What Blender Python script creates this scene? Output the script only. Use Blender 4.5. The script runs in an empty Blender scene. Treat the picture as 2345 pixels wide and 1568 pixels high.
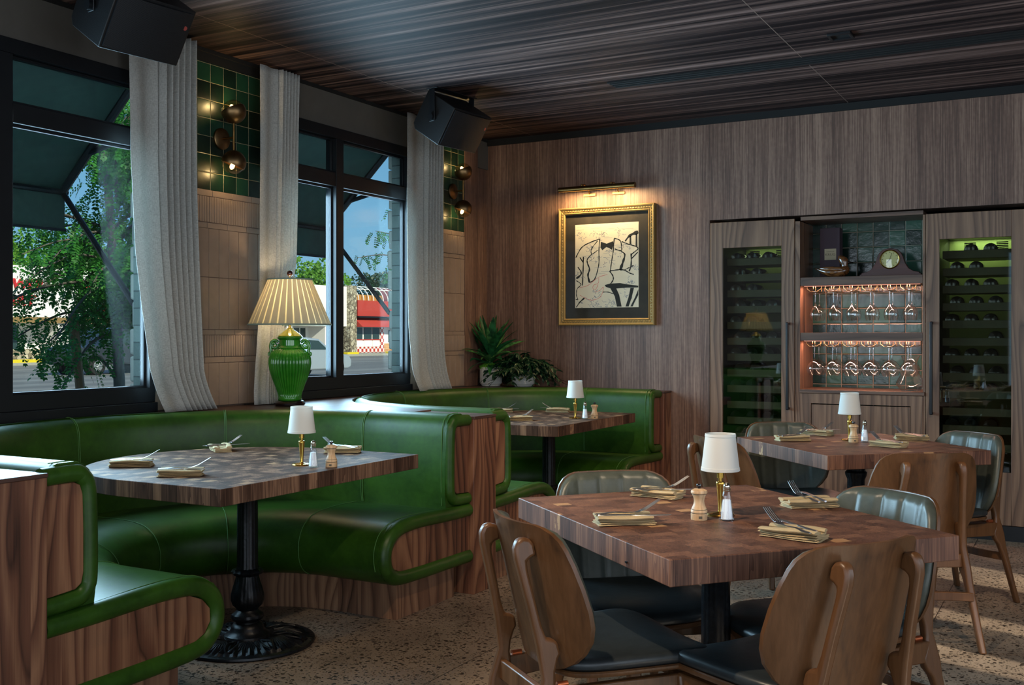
import bpy, bmesh, math, random
from math import sin, cos, pi, radians, sqrt, atan2
from mathutils import Vector, Matrix
random.seed(7)
SC = bpy.context.scene
COL = SC.collection

def hx(h, k=1.0):
    h = h.lstrip('#'); o = []
    for i in (0, 2, 4):
        v = int(h[i:i+2], 16)/255.0
        o.append((v/12.92 if v <= 0.04045 else ((v+0.055)/1.055)**2.4)*k)
    return (o[0], o[1], o[2], 1.0)

# ------------------------------------------------------------------ materials
class G:
    def __init__(s, name):
        s.m = bpy.data.materials.new(name); s.m.use_nodes = True
        s.t = s.m.node_tree; s.t.nodes.clear()
        s.out = s.t.nodes.new('ShaderNodeOutputMaterial')
    def n(s, ty, **kw):
        nd = s.t.nodes.new(ty)
        for k, v in kw.items(): setattr(nd, k, v)
        return nd
    def set(s, sock, v):
        if isinstance(v, bpy.types.NodeSocket): s.t.links.new(v, sock)
        elif isinstance(v, bpy.types.Node): s.t.links.new(v.outputs[0], sock)
        else: sock.default_value = v
    def ma(s, op, a, b=None, c=None):
        nd = s.n('ShaderNodeMath', operation=op); s.set(nd.inputs[0], a)
        if b is not None: s.set(nd.inputs[1], b)
        if c is not None: s.set(nd.inputs[2], c)
        return nd.outputs[0]
    def co(s, kind='Object'):
        return s.n('ShaderNodeTexCoord').outputs[kind]
    def mp(s, v, sc=(1,1,1), loc=(0,0,0), rot=(0,0,0)):
        nd = s.n('ShaderNodeMapping'); s.set(nd.inputs[0], v)
        nd.inputs['Scale'].default_value = sc; nd.inputs['Location'].default_value = loc
        nd.inputs['Rotation'].default_value = rot
        return nd.outputs[0]
    def noise(s, v, scale=5, detail=3, rough=0.55, dist=0.0, col=False):
        nd = s.n('ShaderNodeTexNoise'); s.set(nd.inputs['Vector'], v)
        nd.inputs['Scale'].default_value = scale; nd.inputs['Detail'].default_value = detail
        nd.inputs['Roughness'].default_value = rough; nd.inputs['Distortion'].default_value = dist
        return nd.outputs[1 if col else 0]
    def voro(s, v, scale=5, feature='F1', out=0, rnd=1.0):
        nd = s.n('ShaderNodeTexVoronoi', feature=feature); s.set(nd.inputs['Vector'], v)
        nd.inputs['Scale'].default_value = scale; nd.inputs['Randomness'].default_value = rnd
        return nd.outputs[out]
    def sep(s, v):
        nd = s.n('ShaderNodeSeparateXYZ'); s.set(nd.inputs[0], v); return nd.outputs
    def comb(s, x, y, z):
        nd = s.n('ShaderNodeCombineXYZ')
        for i, q in enumerate((x, y, z)): s.set(nd.inputs[i], q)
        return nd.outputs[0]
    def white(s, v):
        nd = s.n('ShaderNodeTexWhiteNoise', noise_dimensions='3D'); s.set(nd.inputs['Vector'], v); return nd.outputs[0]
    def ramp(s, f, stops, interp='LINEAR'):
        nd = s.n('ShaderNodeValToRGB'); s.set(nd.inputs[0], f); cr = nd.color_ramp; cr.interpolation = interp
        while len(cr.elements) > len(stops): cr.elements.remove(cr.elements[-1])
        while len(cr.elements) < len(stops): cr.elements.new(0.5)
        for e, (p, c) in zip(cr.elements, stops):
            e.position = p; e.color = c if not isinstance(c, (int, float)) else (c, c, c, 1)
        return nd.outputs[0]
    def mix(s, f, a, b, mode='MIX'):
        nd = s.n('ShaderNodeMix', data_type='RGBA', blend_type=mode)
        s.set(nd.inputs[0], f); s.set(nd.inputs[6], a); s.set(nd.inputs[7], b)
        return nd.outputs[2]
    def bump(s, h, strength=0.3, dist=0.01):
        nd = s.n('ShaderNodeBump'); s.set(nd.inputs['Height'], h)
        nd.inputs['Strength'].default_value = strength; nd.inputs['Distance'].default_value = dist
        return nd.outputs[0]
    def pbr(s, color, rough=0.5, metal=0.0, normal=None, spec=None, coat=None, emit=None, estr=0.0, trans=None, ior=None, sheen=None, sss=None):
        b = s.n('ShaderNodeBsdfPrincipled')
        s.set(b.inputs['Base Color'], color); s.set(b.inputs['Roughness'], rough); s.set(b.inputs['Metallic'], metal)
        if normal is not None: s.set(b.inputs['Normal'], normal)
        if spec is not None: b.inputs['Specular IOR Level'].default_value = spec
        if coat is not None: b.inputs['Coat Weight'].default_value = coat; b.inputs['Coat Roughness'].default_value = 0.15
        if emit is not None: s.set(b.inputs['Emission Color'], emit); b.inputs['Emission Strength'].default_value = estr
        if trans is not None: b.inputs['Transmission Weight'].default_value = trans
        if ior is not None: b.inputs['IOR'].default_value = ior
        if sheen is not None: b.inputs['Sheen Weight'].default_value = sheen
        s.t.links.new(b.outputs[0], s.out.inputs[0])
        return s.m
    def surf(s, node):
        s.t.links.new(node.outputs[0], s.out.inputs[0]); return s.m

M = {}
def plain(name, h, rough=0.5, metal=0.0, spec=None, coat=None, nz=0.0, bump=0.0, bscale=200):
    g = G(name); c = g.co(); col = hx(h) if isinstance(h, str) else h
    if nz:
        f = g.noise(c, 14, 4)
        d = tuple(x*(1-nz) for x in col[:3]) + (1,); l = tuple(min(1, x*(1+nz)) for x in col[:3]) + (1,)
        colr = g.ramp(f, [(0.3, d), (0.7, l)])
    else:
        colr = col
    nrm = g.bump(g.noise(c, bscale, 2), bump, 0.002) if bump else None
    M[name] = g.pbr(colr, rough, metal, nrm, spec, coat)
    return M[name]

def wood(name, dark, mid, light, axis='Z', ring=7.0, sc=3.0, stretch=0.10, rough=0.42, plank=None, lines=0.5, fine=160, coat=None, plankvar=0.35):
    """figured wood: contour rings of stretched noise plus fine fibre lines; plank=(coordinate, width)"""
    g = G(name); c = g.co(); o = g.sep(c); ax = 'XYZ'.index(axis)
    if plank:
        pc, pw = plank; i = 'XYZ'.index(pc)
        fl = g.ma('FLOOR', g.ma('DIVIDE', o[i], pw))
        r = g.white(g.comb(fl, 3.7, 1.3))
        off = g.ma('MULTIPLY', r, 17.0)
        nd = g.n('ShaderNodeVectorMath', operation='ADD'); g.set(nd.inputs[0], c); g.set(nd.inputs[1], g.comb(off, off, off)); c = nd.outputs[0]
    s1 = [sc, sc, sc]; s1[ax] = sc*stretch
    n1 = g.noise(g.mp(c, tuple(s1)), 1.0, 2.0, 0.4, 0.25)
    oo = g.sep(c); others = [k for k in range(3) if k != ax]
    across = g.ma('ADD', oo[others[0]], oo[others[1]])
    rings = g.ma('FRACT', g.ma('ADD', g.ma('MULTIPLY', across, ring*sc*0.55), g.ma('MULTIPLY', n1, ring*1.15)))
    s2 = [fine, fine, fine]; s2[ax] = fine*0.025
    n2 = g.noise(g.mp(c, tuple(s2)), 1.0, 3, 0.6)
    s3 = [sc*5, sc*5, sc*5]; s3[ax] = sc*0.4
    n3 = g.noise(g.mp(c, tuple(s3)), 1.0, 3, 0.5)
    rv = g.ramp(rings, [(0.0, 0.38), (0.55, 0.72), (0.82, 0.60), (0.93, 0.22), (1.0, 0.38)])
    v = g.ma('ADD', g.ma('MULTIPLY', rv, 1-lines), g.ma('MULTIPLY', g.ma('ADD', g.ma('MULTIPLY', n2, 0.55), g.ma('MULTIPLY', n3, 0.45)), lines))
    if plank:
        v = g.ma('ADD', v, g.ma('MULTIPLY', g.ma('SUBTRACT', r, 0.5), plankvar))
    colr = g.ramp(v, [(0.22, dark), (0.5, mid), (0.78, light)])
    nrm = g.bump(n2, 0.12, 0.003)
    rr = g.ma('ADD', g.ma('MULTIPLY', n3, 0.2), rough-0.1)
    M[name] = g.pbr(colr, rr, 0.0, nrm, coat=coat)
    return M[name]

wood('walnut', hx('2a1710'), hx('704632'), hx('ab7a58'), 'Z', ring=8, sc=3.4, stretch=0.20, plank=('Y', 0.125), lines=0.42, plankvar=0.22)
wood('walnut_x', hx('3d281e'), hx('7a5641'), hx('ae8464'), 'Z', ring=8, sc=3.4, stretch=0.25, plank=('X', 0.115), lines=0.42, plankvar=0.22)
wood('walnut_shelf', hx('33241d'), hx('5d463a'), hx('836650'), 'X', ring=6, sc=4, stretch=0.12, lines=0.5)
wood('walnut_door', hx('34241a'), hx('6b4f3d'), hx('98765c'), 'Z', ring=9, sc=3.6, stretch=0.14, lines=0.45)
wood('ledge_wood', hx('2a1a16'), hx('4a3128'), hx('6a4a3c'), 'Y', ring=5, sc=3.0, stretch=0.12, lines=0.5, rough=0.42)
wood('chair_wood', hx('2e1c10'), hx('5c3c22'), hx('744e30'), 'Z', ring=1.8, sc=4.0, stretch=0.7, lines=0.66, rough=0.38, fine=90)
wood('clock_wood', hx('1d0a07'), hx('3c1610'), hx('542219'), 'X', ring=4, sc=6, stretch=0.2, lines=0.5, rough=0.35)
wood('mill_wood', hx('a07a52'), hx('c9a277'), hx('e0c39c'), 'Z', ring=4, sc=20, stretch=0.2, lines=0.5, rough=0.45)
wood('duck_wood', hx('1c0f08'), hx('57341c'), hx('8a5a30'), 'X', ring=7, sc=14, stretch=0.3, lines=0.3, rough=0.18, coat=0.6)
wood('stake_wood', hx('4a3220'), hx('7d5a3c'), hx('a07a55'), 'Z', ring=4, sc=8, stretch=0.1, lines=0.6)
wood('bark', hx('2f2a24'), hx('55504a'), hx('7a756c'), 'Z', ring=3, sc=9, stretch=0.5, lines=0.7, rough=0.8)

def mk_backwall():
    g = G('veneer_wall'); c = g.co(); o = g.sep(c)
    fine = g.noise(g.mp(c, (190, 190, 3.0)), 1, 3, 0.6)
    comb = g.noise(g.mp(c, (60, 60, 26)), 1, 2, 0.5)
    band = g.noise(g.mp(c, (9.0, 9.0, 0.12)), 1, 2, 0.5)
    leaf = g.white(g.comb(g.ma('FLOOR', g.ma('DIVIDE', o[0], 0.165)), g.ma('FLOOR', g.ma('DIVIDE', o[1], 0.4)), 2.0))
    v = g.ma('ADD', g.ma('ADD', g.ma('MULTIPLY', fine, 0.62), g.ma('MULTIPLY', band, 0.35)), g.ma('ADD', g.ma('MULTIPLY', comb, 0.12), g.ma('MULTIPLY', leaf, 0.07)))
    colr = g.ramp(v, [(0.36, hx('33231c')), (0.56, hx('684c3f')), (0.76, hx('9b7b68'))])
    M['veneer_wall'] = g.pbr(colr, 0.5, 0, g.bump(fine, 0.2, 0.002))
mk_backwall()

def mk_ceiling():
    g = G('ceiling_wood'); c = g.co(); o = g.sep(c)
    row = g.ma('FLOOR', g.ma('DIVIDE', o[1], 0.145))
    r = g.white(g.comb(row, 5.0, 1.0))
    vx = g.comb(g.ma('ADD', g.ma('MULTIPLY', o[0], 0.32), g.ma('MULTIPLY', r, 9.0)), g.ma('MULTIPLY', o[1], 17), 0.0)
    n1 = g.noise(vx, 1, 4, 0.6, 0.2)
    n2 = g.noise(g.mp(c, (3, 170, 1)), 1, 3, 0.6)
    v = g.ma('ADD', g.ma('ADD', g.ma('MULTIPLY', n1, 0.95), g.ma('MULTIPLY', n2, 0.30)), g.ma('MULTIPLY', r, 0.10))
    colr = g.ramp(v, [(0.50, hx('110e10')), (0.63, hx('2c2324')), (0.74, hx('57443f')), (0.88, hx('8f746c'))])
    fy = g.ma('FRACT', g.ma('DIVIDE', o[1], 0.145))
    seam = g.ma('LESS_THAN', fy, 0.012)
    fx = g.ma('FRACT', g.ma('DIVIDE', g.ma('ADD', o[0], 1.43), 2.42))
    seam2 = g.ma('LESS_THAN', fx, 0.0018)
    colr = g.mix(seam, colr, hx('8d7468')); colr = g.mix(seam2, colr, hx('8a7468'))
    M['ceiling_wood'] = g.pbr(colr, 0.58, 0, g.bump(n2, 0.12, 0.002), spec=0.12)
mk_ceiling()

def mk_butcher(name, tint, rough=0.42, pm=0.6, rw=0.25, sp=0.3):
    g = G(name); c = g.co(); o = g.sep(c)
    rx = g.ma('FLOOR', g.ma('DIVIDE', o[0], 0.040))
    sh = g.ma('MULTIPLY', g.white(g.comb(rx, 2.0, 9.0)), 0.3)
    ry = g.ma('FLOOR', g.ma('DIVIDE', g.ma('ADD', o[1], sh), 0.052))
    r = g.white(g.comb(rx, ry, 4.0))
    nd = g.n('ShaderNodeVectorMath', operation='ADD'); g.set(nd.inputs[0], c); g.set(nd.inputs[1], g.comb(g.ma('MULTIPLY', r, 31.0), g.ma('MULTIPLY', r, 7.0), 0.0))
    fib = g.noise(g.mp(nd.outputs[0], (210, 210, 5)), 1, 3, 0.6)
    ringn = g.noise(g.mp(nd.outputs[0], (26, 26, 2.2)), 1, 2, 0.4, 0.8)
    ring = g.ma('FRACT', g.ma('MULTIPLY', ringn, 6.0))
    v = g.ma('ADD', g.ma('ADD', g.ma('MULTIPLY', r, rw), g.ma('MULTIPLY', fib, 0.82-rw)), g.ma('MULTIPLY', ring, 0.14))
    d, m_, l = tint
    colr = g.ramp(v, [(0.22, d), (0.50, m_), (0.74, l)])
    pale = g.ma('GREATER_THAN', g.ma('ADD', r, g.ma('MULTIPLY', g.noise(c, 30, 2), 0.04)), 0.985)
    colr = g.mix(g.ma('MULTIPLY', pale, pm), colr, hx('c49a6c'))
    M[name] = g.pbr(colr, g.ma('ADD', g.ma('MULTIPLY', fib, 0.15), rough), 0, g.bump(fib, 0.06, 0.002), spec=sp)
mk_butcher('butcher_block', (hx('352019'), hx('6d4a3a'), hx('94694f')))
mk_butcher('butcher_block_grey', (hx('241913'), hx('573f32'), hx('94725a')), 0.55, 0.28, 0.36, 0.12)

def mk_leather(name, d, l, rough=0.33, bs=0.35, spec=0.5):
    g = G(name); c = g.co()
    n = g.noise(c, 6, 4, 0.6); vo = g.voro(c, 330); n2 = g.noise(c, 45, 3, 0.6)
    colr = g.ramp(g.ma('ADD', g.ma('MULTIPLY', n, 0.7), g.ma('MULTIPLY', n2, 0.3)), [(0.3, d), (0.7, l)])
    h = g.ma('ADD', g.ma('MULTIPLY', vo, 0.6), n2)
    M[name] = g.pbr(colr, g.ma('ADD', rough-0.06, g.ma('MULTIPLY', n2, 0.14)), 0, g.bump(h, bs*0.22, 0.002), spec=spec)
mk_leather('green_leather', hx('1d3b0c'), hx('365c16'), 0.39, spec=0.38)
mk_leather('slate_leather', hx('1a1e20'), hx('2b3133'), 0.38)
mk_leather('slate_back_leather', hx('3c403b'), hx('565b50'), 0.38)
plain('green_thread', '4d7a3c', 0.6)
plain('slate_thread', '20241f', 0.6)

def mk_terrazzo():
    g = G('terrazzo'); c = g.co(); o = g.sep(c)
    v2 = g.mp(c, (1, 1, 0))
    wob = g.noise(v2, 30, 2, 0.5, col=True)
    nd = g.n('ShaderNodeVectorMath', operation='ADD'); g.set(nd.inputs[0], v2)
    sc_ = g.n('ShaderNodeVectorMath', operation='SCALE'); g.set(sc_.inputs[0], wob); sc_.inputs['Scale'].default_value = 0.022
    g.set(nd.inputs[1], sc_.outputs[0]); w = nd.outputs[0]
    a = g.voro(w, 42); a_ = g.voro(w, 42, out=1)
    b = g.voro(w, 95); b_ = g.voro(w, 95, out=1)
    ra = g.sep(a_)[0]; rb = g.sep(b_)[1]
    ma_ = g.ma('MULTIPLY', g.ma('LESS_THAN', a, 0.36), g.ma('GREATER_THAN', ra, 0.55))
    mb = g.ma('MULTIPLY', g.ma('LESS_THAN', b, 0.38), g.ma('GREATER_THAN', rb, 0.45))
    mc = g.ma('MULTIPLY', g.ma('LESS_THAN', b, 0.28), g.ma('LESS_THAN', rb, 0.14))
    base = g.ramp(g.noise(v2, 3.3, 4, 0.6), [(0.3, hx('7b6c5e')), (0.7, hx('a08e7b'))])
    base = g.mix(g.ma('MULTIPLY', g.noise(v2, 240, 2), 0.35), base, hx('54493f'))
    base = g.mix(g.ma('MULTIPLY', ma_, 0.92), base, hx('1d1612'))
    base = g.mix(g.ma('MULTIPLY', mb, 0.88), base, hx('221a15'))
    base = g.mix(g.ma('MULTIPLY', mc, 0.6), base, hx('a99c8c'))
    j1 = g.ma('LESS_THAN', g.ma('FRACT', g.ma('DIVIDE', g.ma('ADD', o[0], 0.62), 1.55)), 0.0026)
    j2 = g.ma('LESS_THAN', g.ma('FRACT', g.ma('DIVIDE', g.ma('ADD', o[1], 0.19), 1.55)), 0.0026)
    base = g.mix(g.ma('MAXIMUM', j1, j2), base, hx('1c1713'))
    M['terrazzo'] = g.pbr(base, 0.36, 0, None, spec=0.4)
mk_terrazzo()

def mk_linen():
    g = G('linen'); c = g.co()
    a = g.noise(g.mp(c, (700, 700, 60)), 1, 2); b = g.noise(g.mp(c, (60, 60, 800)), 1, 2)
    w = g.ma('ADD', g.ma('MULTIPLY', a, 0.5), g.ma('MULTIPLY', b, 0.5))
    colr = g.ramp(w, [(0.35, hx('9b9a94')), (0.6, hx('cfcec8'))])
    b_ = g.n('ShaderNodeBsdfPrincipled'); g.set(b_.inputs['Base Color'], colr); b_.inputs['Roughness'].default_value = 0.9
    g.set(b_.inputs['Normal'], g.bump(w, 0.35, 0.002))
    t = g.n('ShaderNodeBsdfTranslucent'); g.set(t.inputs[0], colr)
    mx = g.n('ShaderNodeMixShader'); mx.inputs[0].default_value = 0.22
    g.t.links.new(b_.outputs[0], mx.inputs[1]); g.t.links.new(t.outputs[0], mx.inputs[2])
    M['linen'] = g.surf(mx)
mk_linen()

def mk_tile(name, horiz, size, cols, grout, gw=0.022, off=(0, 0), rough=0.12):
    g = G(name); c = g.co(); o = g.sep(c); h = o['XYZ'.index(horiz)]
    u = g.ma('DIVIDE', g.ma('ADD', h, off[0]), size); v = g.ma('DIVIDE', g.ma('ADD', o[2], off[1]), size)
    fu = g.ma('FRACT', u); fv = g.ma('FRACT', v)
    r = g.white(g.comb(g.ma('FLOOR', u), g.ma('FLOOR', v), 1.0))
    n = g.noise(c, 9, 4, 0.6)
    colr = g.ramp(g.ma('ADD', g.ma('MULTIPLY', r, 0.55), g.ma('MULTIPLY', n, 0.5)), [(0.2, cols[0]), (0.5, cols[1]), (0.85, cols[2])])
    du = g.ma('MINIMUM', fu, g.ma('SUBTRACT', 1.0, fu)); dv = g.ma('MINIMUM', fv, g.ma('SUBTRACT', 1.0, fv))
    dm = g.ma('MINIMUM', du, dv); isg = g.ma('LESS_THAN', dm, gw)
    colr = g.mix(isg, colr, grout)
    hgt = g.ma('ADD', g.ramp(dm, [(gw*0.6, 0.0), (gw*2.6, 1.0)]), g.ma('MULTIPLY', g.noise(c, 22, 3), 0.5))
    rr = g.ma('ADD', rough, g.ma('MULTIPLY', isg, 0.6))
    M[name] = g.pbr(colr, rr, 0, g.bump(hgt, 0.5, 0.004))
mk_tile('green_tile', 'Y', 0.1, (hx('07140f'), hx('0f2b1f'), hx('1d4530')), hx('8f8768'), 0.014, (0.02, 0.0), 0.32)
mk_tile('niche_tile', 'X', 0.108, (hx('0b1c17'), hx('1a382d'), hx('355c49')), hx('80796a'), 0.025, (0.03, 0.02), 0.16)
plain('pink_tile', '96806f', 0.42, nz=0.08, bump=0.12, bscale=40)
plain('pink_grout', '6e574c', 0.8)
plain('header_paint', '56524c', 0.75, nz=0.05)
plain('black_metal', '15181c', 0.42, 0.2, nz=0.1)
plain('reveal_black', '0a0908', 0.8)
plain('speaker_black', '101113', 0.5, bump=0.3, bscale=300)
plain('fridge_black', '0c0e0d', 0.5)
plain('matte_white', 'd9d7d2', 0.7)
plain('brass', 'c9a04e', 0.22, 1.0)
plain('brass_aged', '8c6a3e', 0.34, 1.0, nz=0.25)
plain('brass_dark', '7d6343', 0.38, 1.0, nz=0.3)
plain('gold_wire', 'cfa068', 0.3, 1.0)
plain('steel', 'e6e8ea', 0.28, 1.0)
plain('cap_chrome', 'e2dccb', 0.15, 1.0)
plain('copper', 'b8623c', 0.35, 0.8)
plain('dark_base', '160c0b', 0.18, coat=0.5)
plain('finial', '3a120a', 0.12, coat=0.8)
plain('white_ceramic', 'd8d5cd', 0.32)
plain('moss', '4f8a1e', 0.9, nz=0.5)
plain('napkin', 'b9a27a', 0.9, nz=0.12, bump=0.4, bscale=500)
plain('shade_cord', '8fa296', 0.8)
plain('red_badge', 'a0443c', 0.5)
plain('box_purple', '3a2733', 0.6)
plain('label_cream', 'b5a98c', 0.7)
plain('label_ink', '5d5646', 0.7)
plain('print_ink', '17150f', 0.7)
plain('print_pale_ink', '6d7484', 0.7)
plain('print_red', 'cf6a62', 0.7)
plain('print_paper', 'd9cdb4', 0.75, nz=0.04)
plain('mat_board', '2b2419', 0.75, nz=0.4)
plain('dial', 'b9bfa0', 0.3)
plain('salt_white', 'e6ecf0', 0.5)
plain('concrete_ext', '9b9a92', 0.9, nz=0.08)
plain('awning_green', '233a33', 0.8, nz=0.15)
plain('car_dark', '2b3036', 0.3, coat=0.4)
plain('car_silver', 'a9b4bb', 0.3, 0.3, coat=0.4)
plain('tyre', '1a1b1c', 0.8)
plain('rim', '9aa0a2', 0.4, 0.6)
plain('yellow_paint', 'd8c21e', 0.7)
plain('stucco', 'e9e6e2', 0.9, nz=0.03)
plain('stucco_trim', '8a7048', 0.9)
plain('red_panel', 'b33a30', 0.7, nz=0.06)
plain('red_letter', 'c41f2a', 0.6)
plain('maroon', '6b2430', 0.7)
plain('ochre', 'b7803c', 0.8, nz=0.1)
plain('shop_glass', '2b3f40', 0.12)
plain('paper_white', 'efefea', 0.8)
plain('stem', '3d6a34', 0.6)
plain('wall_plaster', '4d4038', 0.8)
plain('dark_cord', '0b0b0c', 0.6)

def mk_iron():
    g = G('cast_iron'); c = g.co(); n = g.noise(c, 60, 4, 0.6)
    colr = g.ramp(n, [(0.4, hx('0c0d10')), (0.8, hx('1c1f24'))])
    M['cast_iron'] = g.pbr(colr, 0.38, 0.3, g.bump(n, 0.35, 0.004))
mk_iron()
def mk_ceramic():
    g = G('green_glaze'); c = g.co(); n = g.noise(c, 8, 3)
    colr = g.ramp(n, [(0.3, hx('1b6a16')), (0.7, hx('3a8f22'))])
    M['green_glaze'] = g.pbr(colr, 0.1, 0, None, coat=0.6)
mk_ceramic()
plain('yellow_glaze', '8f8e1e', 0.12, coat=0.6)

def mk_glass(name, tint=(1, 1, 1, 1), f0=0.04, rough=0.02, power=5.0):
    g = G(name)
    lw = g.n('ShaderNodeLayerWeight'); lw.inputs[0].default_value = 0.5
    fr = g.ma('ADD', f0, g.ma('MULTIPLY', g.ma('POWER', lw.outputs['Facing'], power), 1.0-f0))
    t = g.n('ShaderNodeBsdfTransparent'); t.inputs[0].default_value = tint
    gl = g.n('ShaderNodeBsdfGlossy'); gl.inputs['Roughness'].default_value = rough
    mx = g.n('ShaderNodeMixShader'); g.set(mx.inputs[0], fr)
    g.t.links.new(t.outputs[0], mx.inputs[1]); g.t.links.new(gl.outputs[0], mx.inputs[2])
    M[name] = g.surf(mx)
mk_glass('window_glass', (0.90, 0.96, 0.95, 1), 0.014)
mk_glass('fridge_glass', (0.72, 0.76, 0.72, 1), 0.09)
mk_glass('drink_glass', (0.93, 0.93, 0.92, 1), 0.10, power=2.4)
mk_glass('lamp_glass', (0.96, 0.90, 0.72, 1), 0.08, power=2.5)
mk_glass('frame_glass', (0.99, 0.99, 0.98, 1), 0.0012)
plain('bottle_glass', '0f1710', 0.12, coat=0.4)
plain('bottle_foil', '141012', 0.3)
plain('fridge_liner', '77804f', 0.6)
plain('fridge_slat', '5e573f', 0.6, nz=0.1)

def mk_shade(name, h, tl=0.55):
    g = G(name); colr = hx(h)
    d = g.n('ShaderNodeBsdfDiffuse'); d.inputs[0].default_value = colr
    t = g.n('ShaderNodeBsdfTranslucent'); t.inputs[0].default_value = colr
    mx = g.n('ShaderNodeMixShader'); mx.inputs[0].default_value = tl
    g.t.links.new(d.outputs[0], mx.inputs[1]); g.t.links.new(t.outputs[0], mx.inputs[2])
    M[name] = g.surf(mx)
mk_shade('white_shade', 'e4e3dd', 0.3)
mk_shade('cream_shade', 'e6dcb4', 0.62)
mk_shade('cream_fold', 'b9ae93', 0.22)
def mk_emit(name, col, s):
    g = G(name); e = g.n('ShaderNodeEmission'); e.inputs[0].default_value = col; e.inputs[1].default_value = s
    M[name] = g.surf(e)
mk_emit('bulb_glow', (1.0, 0.62, 0.28, 1), 7.0)
mk_emit('led_glow', (1.0, 0.42, 0.30, 1), 0.8)
mk_emit('picture_glow', (1.0, 0.70, 0.30, 1), 6.0)

def mk_leaf(name, d, l, tl=0.3):
    g = G(name); c = g.co(); n = g.noise(c, 25, 3)
    colr = g.ramp(n, [(0.35, d), (0.65, l)])
    b = g.n('ShaderNodeBsdfPrincipled'); g.set(b.inputs['Base Color'], colr); b.inputs['Roughness'].default_value = 0.45
    t = g.n('ShaderNodeBsdfTranslucent'); g.set(t.inputs[0], colr)
    mx = g.n('ShaderNodeMixShader'); mx.inputs[0].default_value = tl
    g.t.links.new(b.outputs[0], mx.inputs[1]); g.t.links.new(t.outputs[0], mx.inputs[2])
    M[name] = g.surf(mx)
mk_leaf('leaf_tree', hx('1c5226'), hx('4a9a3a'), 0.45)
mk_leaf('leaf_dark', hx('0c2e1c'), hx('1c4e33'), 0.25)
mk_leaf('leaf_hill', hx('3a7a20'), hx('7cae3c'), 0.3)
mk_leaf('leaf_broad', hx('0f3f22'), hx('2a6e3e'), 0.2)
mk_leaf('leaf_vine', hx('0a2216'), hx('1f4a30'), 0.15)

def mk_stone(name, scale, c1, c2, mort):
    g = G(name); c = g.co()
    v = g.voro(c, scale, 'DISTANCE_TO_EDGE'); cc = g.voro(c, scale, out=1)
    colr = g.ramp(g.sep(cc)[0], [(0.1, c1), (0.9, c2)])
    colr = g.mix(g.ma('LESS_THAN', v, 0.05), colr, mort)
    M[name] = g.pbr(colr, 0.9, 0, g.bump(g.ramp(v, [(0, 0), (0.15, 1)]), 0.6, 0.02))
mk_stone('far_stone', 4.5, hx('7a705c'), hx('c9bfa6'), hx('575048'))
def mk_brick(name, c1, c2, mort, bw, bh, horiz='Y'):
    g = G(name); c = g.co(); o = g.sep(c)
    row = g.ma('FLOOR', g.ma('DIVIDE', o[2], bh))
    u = g.ma('ADD', g.ma('DIVIDE', g.ma('ADD', o[0], o[1]), bw), g.ma('MULTIPLY', g.ma('MODULO', g.ma('ABSOLUTE', row), 2.0), 0.5))
    fu = g.ma('FRACT', u); fv = g.ma('FRACT', g.ma('DIVIDE', o[2], bh))
    r = g.white(g.comb(g.ma('FLOOR', u), row, 1.0))
    colr = g.ramp(r, [(0, c1), (1, c2)])
    m_ = g.ma('MAXIMUM', g.ma('LESS_THAN', fu, 0.04), g.ma('LESS_THAN', fv, 0.08))
    colr = g.mix(m_, colr, mort)
    M[name] = g.pbr(colr, 0.9, 0, g.bump(g.ma('ADD', g.ma('SUBTRACT', 1.0, m_), g.noise(c, 30, 3)), 0.6, 0.01))
mk_brick('grey_brick', hx('5e6a66'), hx('7c8782'), hx('4a524f'), 0.30, 0.09)
mk_brick('tan_brick', hx('b5793e'), hx('d39a58'), hx('d8c3a0'), 0.5, 0.22)
def mk_checker():
    g = G('red_check'); c = g.co(); o = g.sep(c)
    a = g.ma('FLOOR', g.ma('DIVIDE', o[1], 0.26)); b = g.ma('FLOOR', g.ma('DIVIDE', o[2], 0.26))
    m_ = g.ma('MODULO', g.ma('ABSOLUTE', g.ma('ADD', a, b)), 2.0)
    M['red_check'] = g.pbr(g.mix(m_, hx('efe6df'), hx('b4372f')), 0.7)
mk_checker()
def mk_road():
    g = G('asphalt'); c = g.co()
    a = g.noise(g.mp(c, (0.5, 0.03, 1)), 1, 4, 0.6); b = g.noise(c, 40, 3)
    colr = g.ramp(g.ma('ADD', g.ma('MULTIPLY', a, 0.75), g.ma('MULTIPLY', b, 0.25)), [(0.35, hx('55595b')), (0.65, hx('878a88'))])
    M['asphalt'] = g.pbr(colr, 0.85)
mk_road()
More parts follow.
